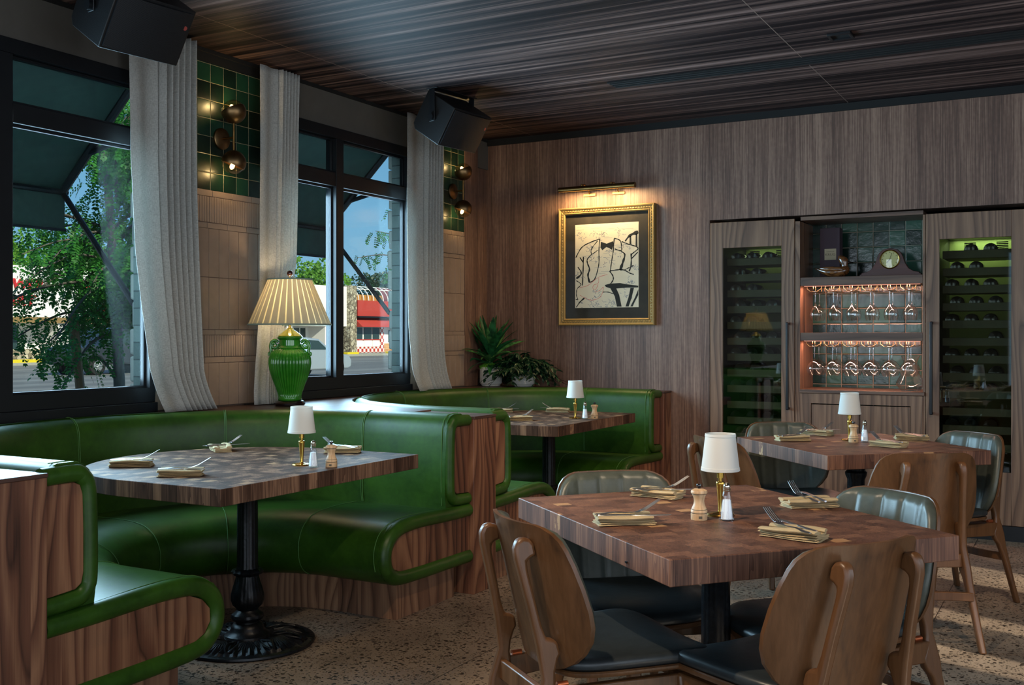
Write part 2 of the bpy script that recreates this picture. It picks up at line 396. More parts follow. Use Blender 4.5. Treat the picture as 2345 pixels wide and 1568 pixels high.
# ------------------------------------------------------------------ mesh helpers
class MB:
    def __init__(s): s.v = []; s.f = []; s.mi = []
    def add(s, vs, fs, mi=0, T=None):
        b = len(s.v)
        for p in vs:
            p = Vector(p)
            if T is not None: p = T @ p
            s.v.append(p)
        for f in fs: s.f.append([b+i for i in f]); s.mi.append(mi)
        return s
    def box(s, x0, x1, y0, y1, z0, z1, mi=0, T=None):
        vs = [(x, y, z) for z in (z0, z1) for y in (y0, y1) for x in (x0, x1)]
        return s.add(vs, [(0,2,3,1),(4,5,7,6),(0,1,5,4),(2,6,7,3),(0,4,6,2),(1,3,7,5)], mi, T)
    def grid(s, rows, mi=0, T=None, closeu=False, closev=False, caps=False):
        n = len(rows[0]); m = len(rows); vs = [p for r in rows for p in r]; fs = []
        for j in range(m if closev else m-1):
            for i in range(n if closeu else n-1):
                a = j*n+i; b = j*n+(i+1) % n; c = ((j+1) % m)*n+(i+1) % n; d = ((j+1) % m)*n+i
                fs.append((a, b, c, d))
        if caps:
            fs.append(tuple(range(n))[::-1]); fs.append(tuple((m-1)*n+i for i in range(n)))
        return s.add(vs, fs, mi, T)
    def lathe(s, prof, n=24, T=None, mi=0, mod=None, caps=True):
        rows = []
        for k, (r, z) in enumerate(prof):
            row = []
            for i in range(n):
                a = 2*pi*i/n; rr = r*(mod(a, k/(len(prof)-1), z) if mod else 1)
                row.append((rr*cos(a), rr*sin(a), z))
            rows.append(row)
        return s.grid(rows, mi, T, closeu=True, caps=caps)
    def tube(s, pts, r, n=8, mi=0, T=None, closed=False, caps=True, flat=None):
        pts = [Vector(p) for p in pts]; m = len(pts); rows = []; up = None
        for i, p in enumerate(pts):
            if closed: d = pts[(i+1) % m]-pts[i-1]
            else: d = pts[min(i+1, m-1)]-pts[max(i-1, 0)]
            if d.length < 1e-9: d = Vector((0, 0, 1))
            d.normalize()
            if up is None:
                up = Vector((0, 0, 1)) if abs(d.z) < 0.9 else Vector((1, 0, 0))
            a = up-d*up.dot(d)
            if a.length < 1e-4: a = d.orthogonal()
            a.normalize(); up = a; b = d.cross(a)
            rr = r[i] if isinstance(r, (list, tuple)) else r
            fx, fy = (1, 1) if flat is None else flat
            rows.append([p+(a*sin(2*pi*k/n)*fy+b*cos(2*pi*k/n)*fx)*rr for k in range(n)])
        return s.grid(rows, mi, T, closeu=True, closev=closed, caps=caps and not closed)
    def cyl(s, p0, p1, r0, r1=None, n=16, mi=0, T=None):
        return s.tube([p0, p1], [r0, r0 if r1 is None else r1], n, mi, T)
    def prism(s, poly, z0, z1, mi=0, T=None):
        n = len(poly); vs = [(x, y, z0) for x, y in poly]+[(x, y, z1) for x, y in poly]
        fs = [tuple(range(n))[::-1], tuple(n+i for i in range(n))]+[(i, (i+1) % n, n+(i+1) % n, n+i) for i in range(n)]
        return s.add(vs, fs, mi, T)
    def sphere(s, c, r, nu=20, nv=12, mi=0, T=None, z0=-1, z1=1, sx=1, sy=1, sz=1):
        rows = []
        for j in range(nv+1):
            t = z0+(z1-z0)*j/nv; ph = t*pi/2
            rows.append([(c[0]+sx*r*cos(ph)*cos(2*pi*i/nu), c[1]+sy*r*cos(ph)*sin(2*pi*i/nu), c[2]+sz*r*sin(ph)) for i in range(nu)])
        return s.grid(rows, mi, T, closeu=True)
    def build(s, name, mat, parent=None, bevel=0, sub=0, angle=38, flat=False, seg=2, solid=0, merge=True):
        me = bpy.data.meshes.new(name); me.from_pydata([tuple(v) for v in s.v], [], s.f)
        mats = mat if isinstance(mat, (list, tuple)) else [mat]
        for q in mats: me.materials.append(M[q])
        me.polygons.foreach_set('material_index', s.mi)
        bm = bmesh.new(); bm.from_mesh(me)
        if merge: bmesh.ops.remove_doubles(bm, verts=bm.verts, dist=1e-6)
        bmesh.ops.recalc_face_normals(bm, faces=bm.faces); bm.to_mesh(me); bm.free()
        if not flat:
            me.polygons.foreach_set('use_smooth', [True]*len(me.polygons))
            me.set_sharp_from_angle(angle=radians(angle))
        me.update()
        o = bpy.data.objects.new(name, me); COL.objects.link(o)
        if parent is not None: o.parent = parent
        if solid:
            q = o.modifiers.new('sol', 'SOLIDIFY'); q.thickness = solid; q.offset = 0
        if bevel:
            q = o.modifiers.new('bev', 'BEVEL'); q.width = bevel; q.segments = seg; q.limit_method = 'ANGLE'; q.angle_limit = radians(40)
            q.harden_normals = False
        if sub:
            q = o.modifiers.new('sub', 'SUBSURF'); q.levels = sub; q.render_levels = sub
        return o

def TR(loc=(0, 0, 0), rz=0, rx=0, ry=0):
    return Matrix.Translation(loc) @ Matrix.Rotation(rz, 4, 'Z') @ Matrix.Rotation(ry, 4, 'Y') @ Matrix.Rotation(rx, 4, 'X')
def thing(name, label, cat, loc=(0, 0, 0), rz=0, group=None):
    o = bpy.data.objects.new(name, None); COL.objects.link(o); o.empty_display_size = 0.1
    o.location = loc; o.rotation_euler = (0, 0, rz); o['label'] = label; o['category'] = cat
    if group: o['group'] = group
    return o
def tag(o, label, cat, group=None, kind=None):
    o['label'] = label; o['category'] = cat
    if group: o['group'] = group
    if kind: o['kind'] = kind
    return o
def struct(o): o['kind'] = 'structure'; return o
def copy_tree(src, loc, rz, label, group=None):
    r = src.copy(); COL.objects.link(r); r.location = loc
    if rz is not None: r.rotation_euler = (0, 0, rz)
    r['label'] = label
    if group: r['group'] = group
    for ch in list(src.children):
        c = ch.copy(); COL.objects.link(c); c.parent = r
        for g_ in list(ch.children):
            d = g_.copy(); COL.objects.link(d); d.parent = c
    return r
def text(body, size, ext, mat, parent, T, name='lettering', bold=False, sx=1.0, shear=0.0, align='CENTER'):
    cu = bpy.data.curves.new(name, 'FONT'); cu.body = body; cu.size = size; cu.extrude = ext; cu.align_x = align; cu.align_y = 'CENTER'
    cu.resolution_u = 2; cu.shear = shear
    if bold: cu.offset = size*0.02
    t = bpy.data.objects.new('tmp', cu); COL.objects.link(t)
    dg = bpy.context.evaluated_depsgraph_get(); me = bpy.data.meshes.new_from_object(t.evaluated_get(dg))
    bpy.data.objects.remove(t); me.materials.clear(); me.materials.append(M[mat])
    me.transform(T @ Matrix.Diagonal((sx, 1, 1, 1)))
    o = bpy.data.objects.new(name, me); COL.objects.link(o); o.parent = parent
    return o
def lerp(a, b, t): return a+(b-a)*t
def interp(tab, x):
    if x <= tab[0][0]: return tab[0][1]
    for (x0, y0), (x1, y1) in zip(tab, tab[1:]):
        if x <= x1: return lerp(y0, y1, (x-x0)/(x1-x0) if x1 > x0 else 0)
    return tab[-1][1]
def smooth_path(pts, n=6, closed=False):
    """Catmull-Rom"""
    P_ = [Vector(p) for p in pts]; m = len(P_); out = []
    rng = range(m) if closed else range(m-1)
    for i in rng:
        p0 = P_[(i-1) % m] if (closed or i > 0) else P_[0]; p1 = P_[i]; p2 = P_[(i+1) % m]
        p3 = P_[(i+2) % m] if (closed or i+2 < m) else P_[-1]
        for k in range(n):
            t = k/n
            out.append(0.5*((2*p1)+(-p0+p2)*t+(2*p0-5*p1+4*p2-p3)*t*t+(-p0+3*p1-3*p2+p3)*t*t*t))
    if not closed: out.append(P_[-1])
    return out
def rrect(x0, x1, y0, y1, r, n=6, corners=(1, 1, 1, 1)):
    """rounded rectangle; corners in order (x1,y1),(x0,y1),(x0,y0),(x1,y0)"""
    out = []
    for k, (cx_, cy_, a0, px, py) in enumerate([(x1-r, y1-r, 0, x1, y1), (x0+r, y1-r, 90, x0, y1), (x0+r, y0+r, 180, x0, y0), (x1-r, y0+r, 270, x1, y0)]):
        if corners[k]:
            for i in range(n+1):
                a = radians(a0+90*i/n); out.append((cx_+r*cos(a), cy_+r*sin(a)))
        else: out.append((px, py))
    return out

# ------------------------------------------------------------------ room shell
XW, YB, ZC = -4.26, 7.35, 2.88      # window wall, back wall, ceiling
XR, YF = 3.2, -3.4                  # the walls behind and to the right of the camera
LED = 0.905                         # top of the ledge behind the banquettes

struct(MB().box(XW-0.3, XR+0.3, YF-0.3, YB+0.9, -0.3, 0).build('floor', 'terrazzo', flat=True))
struct(MB().box(XW-0.15, XR+0.3, YF-0.3, YB+0.9, ZC, ZC+0.3).build('ceiling', 'ceiling_wood', flat=True))

# window wall: pink and green tiled piers, dark header band over the windows, ledge wall below
WIN1 = (2.28, 3.88); WIN2 = (4.70, 6.22)
ZS, ZH = 0.96, 2.64
mb = MB()
mb.box(XW-0.15, XW, YF-0.3, YB+0.3, 0, ZS-0.0)
struct(mb.build('wall_left', 'wall_plaster', flat=True))
mb = MB(); mb.box(XW-0.15, XW-0.002, YF-0.3, YB+0.3, ZH, ZC)
struct(mb.build('trim_1', 'header_paint', flat=True))
struct(MB().box(XW-0.001, XW+0.012, YF, 7.35, ZC-0.022, ZC-0.001).build('trim_2', 'reveal_black', flat=True))
def pier(y0, y1, nm):
    core = MB().box(XW-0.15, XW-0.012, y0, y1, ZS, ZH)
    p = struct(core.build(nm, 'grey_brick', flat=True))
    g_ = MB().box(XW-0.012, XW+0.002, y0, y1, 2.105, ZC-0.075).build('green_tile_panel', 'green_tile', p, flat=True)
    MB().box(XW-0.012, XW+0.001, y0, y1, ZC-0.075, ZC).build('top_reveal', 'reveal_black', p, flat=True)
    MB().box(XW-0.012, XW-0.004, y0, y1, LED, 2.105).build('grout_bed', 'pink_grout', p, flat=True)
    t = MB(); rows = [(2.105, 2.068, 0.155, 0.05), (2.068, 1.925, 0.0185, 0), (1.925, 1.892, 0.155, 0.09), (1.892, 1.622, 0.0775, 0), (1.622, 1.333, 0.0775, 0),
                      (1.333, 1.303, 0.155, 0.03), (1.303, 1.182, 0.0185, 0), (1.182, 1.148, 0.155, 0.11), (1.148, LED+0.004, 0.0775, 0)]
    for zt, zb, w, off in rows:
        y = y0-off; gp = 0.0012
        while y < y1-0.003:
            a = max(y, y0); b = min(y+w, y1)
            if b-a > 0.006:
                j = random.uniform(0, 0.0012); th = 0.002 if w > 0.03 else 0.006
                t.box(XW-0.006, XW+th+j, a+gp, b-gp, zb+gp, zt-gp)
            y += w
    t.build('pink_tile_panel', 'pink_tile', p, bevel=0.0014, seg=1)
    return p
pier(3.88, 4.70, 'wall_left_pier'); pier(6.22, 6.975, 'wall_left_pier')
pier(1.45, 2.28, 'wall_left_pier')
struct(MB().box(XW-0.15, XW-0.004, YF-0.3, 1.45, ZS, ZH).build('wall_left_plain', 'wall_plaster', flat=True))
struct(MB().box(XW-0.15, XW+0.008, 6.975, 7.17, LED, ZC).build('wall_left_veneer', 'veneer_wall', flat=True))
struct(MB().box(XW-0.15, XW-0.015, 7.17, YB+0.3, LED, ZC).build('wall_left_corner', 'veneer_wall', flat=True))
# exterior brick piers standing proud of the facade
for y0, y1 in ((3.90, 4.68), (6.235, 7.6), (1.5, 2.24)):
    tb = MB(); z = -0.4; k = 0
    while z < 3.3:
        h_ = 0.145; a = (random.uniform(0, 0.02), random.uniform(0, 0.018), random.uniform(0, 0.018))
        tb.box(XW-0.185-a[0]*0.5, XW-0.151, y0-a[1], y1+a[2], z+0.004, z+h_-0.004); z += h_; k += 1
    struct(tb.build('wall_outside_pier', 'concrete_ext', bevel=0.012))

# window frames with transom, mullion, sill and glass
def window(nm, y0, y1, ym):
    x0, x1 = XW-0.055, XW+0.012
    fr = MB()
    fr.box(x0, x1, y0, y1, 2.572, ZH)                   # head
    fr.box(x0, x1+0.02, y0, y1, LED, 0.955); fr.box(x0, x1, y0, y1, 0.955, 1.028)   # sill build-up
    fr.box(x0, x1, y0, y0+0.05, 1.028, 2.572); fr.box(x0, x1, y1-0.035, y1, 1.028, 2.572)
    fr.box(x0-0.02, x1, ym-0.038, ym+0.038, 1.028, 2.572)
    w = struct(fr.build(nm, 'black_metal', bevel=0.003))
    tr = MB(); tr.box(x0+0.01, x1-0.004, y0+0.05, ym-0.038, 2.262, 2.352); tr.box(x0+0.01, x1-0.004, ym+0.038, y1-0.035, 2.262, 2.352)
    tr.build('transom', 'black_metal', w, bevel=0.003)
    sh = MB()
    for a, b in ((y0+0.05, ym-0.038), (ym+0.038, y1-0.035)):
        for c_, d_ in ((1.028, 2.262), (2.352, 2.572)):
            x = XW-0.036; q = 0.012
            sh.box(x-0.014, x+0.014, a, b, c_, c_+q); sh.box(x-0.014, x+0.014, a, b, d_-q, d_)
            sh.box(x-0.014, x+0.014, a, a+q, c_+q, d_-q); sh.box(x-0.014, x+0.014, b-q, b, c_+q, d_-q)
    sh.build('glazing_bead', 'black_metal', w, bevel=0.002)
    k = 0
    for a, b in ((y0+0.05, ym-0.038), (ym+0.038, y1-0.035)):
        for c_, d_ in ((1.028, 2.262), (2.352, 2.572)):
            MB().box(XW-0.039, XW-0.033, a+0.015, b-0.015, c_+0.015, d_-0.015).build('pane', 'window_glass', w, flat=True)
    return w
window('window_1', WIN1[0], WIN1[1], 3.02); window('window_2', WIN2[0], WIN2[1], 5.415)

# back wall (leaves the recess for the wine cabinets open) and what lies behind it
RX0, RX1, RZ = -2.405, -0.33+0.12, 2.135
struct(MB().box(XW-0.2, RX0, YB, YB+0.2, 0, ZC).build('wall_back', 'veneer_wall', flat=True))
struct(MB().box(RX0, RX1, YB, YB+0.2, RZ, ZC).build('wall_back_upper', 'veneer_wall', flat=True))
struct(MB().box(RX1, XR+0.2, YB, YB+0.2, 0, ZC).build('wall_back_right', 'veneer_wall', flat=True))
struct(MB().box(RX0-0.1, RX1+0.1, YB+0.62, YB+0.72, 0, RZ+0.2).build('wall_recess_rear', 'reveal_black', flat=True))
struct(MB().box(RX0-0.1, RX0-0.02, YB+0.2, YB+0.62, 0, RZ+0.2).build('wall_recess_side', 'reveal_black', flat=True))
struct(MB().box(RX1+0.02, RX1+0.1, YB+0.2, YB+0.62, 0, RZ+0.2).build('wall_recess_side', 'reveal_black', flat=True))
struct(MB().box(RX0-0.1, RX1+0.1, YB+0.2, YB+0.62, RZ+0.02, RZ+0.2).build('wall_recess_top', 'reveal_black', flat=True))
struct(MB().box(XW-0.01, XR, YB-0.018, YB-0.0005, ZC-0.05, ZC-0.0005).build('shadow_gap_strip', 'reveal_black', flat=True))  # black strip whose colour stands in for the shadow gap under the ceiling

# unseen walls behind and beside the camera; openings placed for daylight and sun patches
def wall_with_openings(nm, fixed, horizontal, lo, hi, ops):
    m_ = MB(); a = lo
    def bx(u0, u1, z0, z1):
        if horizontal: m_.box(u0, u1, fixed[0], fixed[1], z0, z1)
        else: m_.box(fixed[0], fixed[1], u0, u1, z0, z1)
    for (u0, u1, z0, z1) in ops:
        bx(a, u0, 0, ZC); bx(u0, u1, 0, z0); bx(u0, u1, z1, ZC); a = u1
    bx(a, hi, 0, ZC)
    return struct(m_.build(nm, 'wall_plaster', flat=True))
wall_with_openings('wall_right', (XR, XR+0.2), False, YF, YB, [(-2.6, -1.3, 0.5, 2.6), (-0.9, 0.4, 0.5, 2.6), (0.9, 1.9, 0.5, 2.6), (2.60, 2.80, 0.5, 2.75), (3.12, 3.42, 0.5, 2.75), (3.76, 4.02, 0.5, 2.75), (4.6, 5.1, 0.5, 2.75)])  # narrow openings shaped to cut the sun patches on the floor
wall_with_openings('wall_rear', (YF-0.2, YF), True, XW, XR, [(-3.9, -2.3, 0.3, 2.6), (-1.09, 0.5, 0.3, 2.6), (1.0, 2.8, 0.3, 2.6)])

# ceiling fittings: linear slot diffuser, square recess, seams
def ceil_slot():
    t = thing('air_diffuser', 'long black linear slot air diffuser in the dark wood ceiling', 'air vent', (-2.62, 6.09, ZC))
    m_ = MB(); L = 4.4
    for y in (-0.062, -0.018, 0.026): m_.box(0, L, y-0.004+0.02, y+0.010+0.02, -0.012, -0.0005)
    m_.box(0, L, -0.075, -0.062, -0.008, -0.0005); m_.box(0, L, 0.062, 0.075, -0.008, -0.0005); m_.box(-0.01, 0, -0.075, 0.075, -0.008, -0.0005)
    m_.build('slot_blade', 'reveal_black', t, bevel=0.001, seg=1)
    MB().box(0, L, -0.062, 0.062, -0.002, -0.0004).build('slot_void', 'reveal_black', t, flat=True)
ceil_slot()
t = thing('ceiling_recess', 'small square black recessed fitting in the ceiling near the slot diffuser', 'ceiling fitting', (-1.14, 5.66, ZC))
m_ = MB(); 
for a, b, c_, d_ in ((-0.06, 0.06, -0.06, -0.045), (-0.06, 0.06, 0.045, 0.06), (-0.06, -0.045, -0.045, 0.045), (0.045, 0.06, -0.045, 0.045)): m_.box(a, b, c_, d_, -0.014, -0.0005)
m_.build('rim', 'black_metal', t, bevel=0.002); MB().box(-0.045, 0.045, -0.045, 0.045, -0.004, -0.0005).build('inner_plate', 'reveal_black', t)

# ------------------------------------------------------------------ banquettes
SX = -2.74; CXB = -3.11
def horseshoe(cy, n=48, seam_deg=()):
    """returns list of (front point, outward normal, wall thickness)"""
    R = 1.03; out = []
    def thick(a):  # 0 at the window side, 1 at the arms
        return lerp(0.105, 0.185, min(1, abs(sin(a))**3))
    st = [SX, (SX*2+CXB)/3, (SX+CXB*2)/3]
    for x in st: out.append((Vector((x, cy+R)), Vector((0, 1)), 0.185))
    for i in range(n+1):
        a = pi/2+pi*i/n; d = Vector((cos(a), sin(a)))
        out.append((Vector((CXB, cy))+d*R, d, thick(a)))
    for x in st[::-1]: out.append((Vector((x, cy-R)), Vector((0, -1)), 0.185))
    return out
BACK = [(0.0, 0.40), (0.0, 0.46), (-0.008, 0.52), (-0.006, 0.70), (0.0, 0.80), (0.004, 0.845), (0.018, 0.882), (0.045, 0.904), (0.075, 0.912)]
SEAT = [(0.10, 0.30), (0.10, 0.447), (0.03, 0.452), (-0.10, 0.460), (-0.25, 0.465), (-0.38, 0.462), (-0.455, 0.448), (-0.515, 0.415), (-0.548, 0.365), (-0.556, 0.31), (-0.545, 0.255), (-0.51, 0.21), (-0.46, 0.182), (-0.39, 0.168), (-0.10, 0.168)]
def banquette(cy, label, y_lo, y_hi):
    t = thing('banquette', label, 'booth seat', (0, 0, 0))
    path = horseshoe(cy)
    # backrest
    rows = []
    for (p, nrm, th) in path:
        row = [(p.x+nrm.x*o_, p.y+nrm.y*o_, z) for o_, z in BACK]
        for o_, z in ((th-0.05, 0.912), (th-0.018, 0.900), (th, 0.872), (th, 0.40)):
            row.append((p.x+nrm.x*o_, p.y+nrm.y*o_, z))
        rows.append(row)
    MB().grid(rows, closeu=True, caps=True).build('backrest', 'green_leather', t)
    rows = [[(p.x+nrm.x*o_, p.y+nrm.y*o_, z) for o_, z in SEAT] for (p, nrm, th) in path]
    MB().grid(rows, closeu=True, caps=True).build('seat', 'green_leather', t)
    # timber plinth
    rows = [[(p.x+nrm.x*o_, p.y+nrm.y*o_, z) for o_, z in ((-0.375, 0.0), (-0.375, 0.178), (0.12, 0.178), (0.12, 0.0))] for (p, nrm, th) in path]
    rows = [[(x if i not in (0, len(rows)-1) else SX-0.03, y, z) for (x, y, z) in r] for i, r in enumerate(rows)]
    MB().grid(rows, closeu=True, caps=True).build('plinth', 'walnut_x', t)
    # stitched seams
    def at(a_deg):
        a = radians(a_deg); d = Vector((cos(a), sin(a))); return Vector((CXB, cy))+d*1.03, d
    for a in (97, 137, 178, 219, 261):
        sm = MB()
        for off in (-0.004, 0.004):
            p, d = at(a); q = Vector((-d.y, d.x))*off; p = p+q
            pts = [(p.x+d.x*(o_-0.0014), p.y+d.y*(o_-0.0014), z+(0.0012 if o_ > 0.03 else 0)) for o_, z in BACK[1:]]
            pts.append((p.x+d.x*0.10, p.y+d.y*0.10, 0.9125))
            sm.tube(smooth_path(pts, 3), 0.0013 if off > 0 else 0.0020, 5)
        sm.build('back_seam', 'green_thread', t)
    for a in (99, 139, 178, 217, 259):
        sm = MB()
        p, d = at(a)
        pts = [(p.x+d.x*o_*1.002-d.x*0.001, p.y+d.y*o_*1.002-d.y*0.001, z+(0.0015 if z > 0.44 else 0)) for o_, z in SEAT[2:13]]
        sm.tube(smooth_path(pts, 3), 0.0018, 5)
        sm.build('seat_seam', 'green_thread', t)
    # end dressings at the aisle: leather bands wrapped around walnut insets
    for sg in (1, -1):
        yf = cy+sg*1.03                     # backrest front line
        yo = cy+sg*1.225
        def Y(o_): return yf+sg*o_
        w = 0.030
        pth = [(Y(0.195), 0.875), (Y(0.08), 0.877), (Y(0.048), 0.862), (Y(0.030), 0.825), (Y(0.024), 0.70), (Y(0.024), 0.56), (Y(0.032), 0.520), (Y(0.058), 0.495), (Y(0.10), 0.488), (Y(0.195), 0.484)]
        band = MB(); band.tube([(SX+0.002, q.x, q.y) for q in smooth_path([(a, b, 0) for a, b in pth], 5)], 0.029, 12)
        band.build('arm_band', 'green_leather', t)
        ins = [(Y(0.195), 0.85), (Y(0.085), 0.85), (Y(0.062), 0.84), (Y(0.052), 0.81), (Y(0.049), 0.70), (Y(0.049), 0.57), (Y(0.057), 0.535), (Y(0.080), 0.52), (Y(0.195), 0.512)]
        T = Matrix(((0, 0, 1, 0), (1, 0, 0, 0), (0, 1, 0, 0), (0, 0, 0, 1)))
        MB().prism(ins, SX-0.005, SX+0.014, T=T).build('back_inset', 'walnut', t, bevel=0.003)
        pth = [(Y(0.195), 0.425), (Y(0.0), 0.428), (Y(-0.25), 0.437), (Y(-0.40), 0.428), (Y(-0.475), 0.395), (Y(-0.512), 0.345), (Y(-0.515), 0.285), (Y(-0.485), 0.235), (Y(-0.42), 0.206), (Y(-0.25), 0.198), (Y(0.0), 0.196), (Y(0.195), 0.194)]
        MB().tube([(SX+0.004, q.x, q.y) for q in smooth_path([(a, b, 0) for a, b in pth], 6)], 0.034, 12).build('seat_band', 'green_leather', t)
        ins = [(Y(0.195), 0.398), (Y(-0.25), 0.408), (Y(-0.385), 0.400), (Y(-0.445), 0.375), (Y(-0.482), 0.335), (Y(-0.484), 0.290), (Y(-0.458), 0.252), (Y(-0.41), 0.232), (Y(-0.25), 0.226), (Y(0.195), 0.222)]
        MB().prism(ins, SX-0.005, SX+0.016, T=T).build('seat_inset', 'walnut', t, bevel=0.003)
        # welt seam on top edge of the end
        q = [(SX-0.022, Y(0.15), 0.9125), (SX-0.022, Y(0.06), 0.910), (SX-0.022, Y(0.012), 0.878), (SX-0.022, Y(-0.002), 0.80), (SX-0.022, Y(-0.008), 0.6), (SX-0.022, Y(-0.003), 0.47)]
        MB().tube(smooth_path(q, 5), 0.0018, 5).build('end_seam', 'green_thread', t)
        q = [(SX-0.022, Y(0.0), 0.453), (SX-0.022, Y(-0.25), 0.4665), (SX-0.022, Y(-0.38), 0.4635), (SX-0.022, Y(-0.455), 0.4495), (SX-0.022, Y(-0.517), 0.416), (SX-0.022, Y(-0.55), 0.365), (SX-0.022, Y(-0.558), 0.31), (SX-0.022, Y(-0.547), 0.255)]
        MB().tube(smooth_path(q, 5), 0.0018, 5).build('end_seam', 'green_thread', t)
    return t
YC1, YC2 = 3.285, 5.965
banquette(YC1, 'curved green leather booth seat nearest the camera at the left', 2.06, 4.51)
banquette(YC2, 'curved green leather booth seat in the far corner below the potted plants', 4.74, 7.19)

# walnut partitions between booths (with the ledge that fans out to the windows)
def arc(cy, a0, a1, r0=None, n=22):
    out = []
    for i in range(n+1):
        a = radians(lerp(a0, a1, i/n)); th = lerp(0.105, 0.185, min(1, abs(sin(a))**3)); R = 1.03+th+0.004
        out.append((CXB+R*cos(a), cy+R*sin(a)))
    return out
def partition(nm, y0, y1, label):
    t = thing('booth_partition', label, 'partition', (0, 0, 0))
    MB().box(-3.1, -2.70, y0, y1, 0, 0.880).build('side_board', 'walnut', t, bevel=0.002)
    MB().box(-3.1, -2.696, y0-0.001, y1+0.001, 0.880, 0.893).build('cap_board', 'ledge_wood', t, bevel=0.002)
    return t
partition('p0', 1.83, 2.056, 'walnut booth partition end cropped by the lower left corner of the picture')
partition('p1', 4.514, 4.736, 'walnut partition end panel standing between the two green booths')
partition('p2', 7.194, 7.346, 'walnut partition end at the back wall closing the far booth')
# ledge: one worktop that runs along the windows behind the booths
XL = XW+0.001
def ledge_top():
    m_ = MB()
    low = [(x, y) for x, y in arc(YC1, 90, 176) if x > XL+0.01]
    up = [(x, y) for x, y in arc(YC2, 270, 184) if x > XL+0.01]
    poly = [(-3.1, 4.514)]+low+[(XL, low[-1][1]-0.02)]+[(XL, up[-1][1]+0.02)]+up[::-1]+[(-3.1, 4.736)]
    # keep polygon simple: lower arc goes towards the window, upper arc comes back
    m_.prism(poly, LED-0.03, LED-0.004)
    up2 = [(x, y) for x, y in arc(YC2, 90, 176) if x > XL+0.01]
    m_.prism([(-3.1, 7.344)]+[(-3.1, 7.20)]+up2[1:]+[(XL, up2[-1][1]-0.02), (XL, 7.344)], LED-0.03, LED-0.004)
    lo2 = [(x, y) for x, y in arc(YC1, 270, 184) if x > XL+0.01]
    m_.prism([(-3.1, 1.84), (-3.1, 2.05)]+lo2[1:]+[(XL, lo2[-1][1]+0.02), (XL, 1.84)], LED-0.03, LED-0.004)
    o = m_.build('window_ledge', 'ledge_wood', None, bevel=0.002)
    tag(o, 'dark polished wood ledge running under the windows behind the green booths', 'ledge')
    return o
ledge_top()
o = MB().box(XL, -3.70, YF+0.01, 1.82, LED-0.03, LED-0.004).build('window_ledge', 'ledge_wood', None, bevel=0.002); o.parent = None
tag(o, 'dark wood ledge continuing under the windows beside the camera', 'ledge')
struct(MB().box(XL, -3.72, YF+0.01, 1.82, 0, LED-0.031).build('wall_left_dado', 'walnut', flat=True))

# ------------------------------------------------------------------ tables
def iron_column(parent, ztop, ornate=True):
    def fl(a, t_, z): return 1+0.055*abs(cos(8*a))-0.03
    m_ = MB()
    m_.lathe([(0.05, 0.305), (0.043, 0.33), (0.0425, 0.5), (0.041, ztop-0.05), (0.048, ztop-0.04), (0.052, ztop-0.022), (0.046, ztop-0.012), (0.046, ztop-0.008)], 64, mod=fl)
    # relief ring, leaf bulb and foot rings
    m_.lathe([(0.044, 0.285), (0.058, 0.292), (0.064, 0.303), (0.058, 0.313), (0.046, 0.318)], 48, mod=lambda a, t_, z: 1+0.07*cos(10*a))
    def leaf(a, t_, z): return 1+0.10*abs(sin(3*a+0.4*sin(6*z*10)))**0.6*sin(pi*min(1, max(0, t_)))+0.02*sin(24*a)
    m_.lathe([(0.046, 0.286), (0.050, 0.262), (0.057, 0.235), (0.063, 0.205), (0.063, 0.185), (0.057, 0.163), (0.046, 0.150), (0.042, 0.140)], 72, mod=leaf)
    m_.lathe([(0.044, 0.142), (0.050, 0.134), (0.064, 0.124), (0.067, 0.112), (0.060, 0.100), (0.048, 0.094), (0.048, 0.088), (0.060, 0.082), (0.068, 0.070), (0.070, 0.060), (0.080, 0.048), (0.094, 0.040), (0.096, 0.032), (0.10, 0.026)], 40, mod=lambda a, t_, z: 1+(0.035*cos(8*a) if 0.1 < z < 0.13 else 0))
    m_.build('column', 'cast_iron', parent)
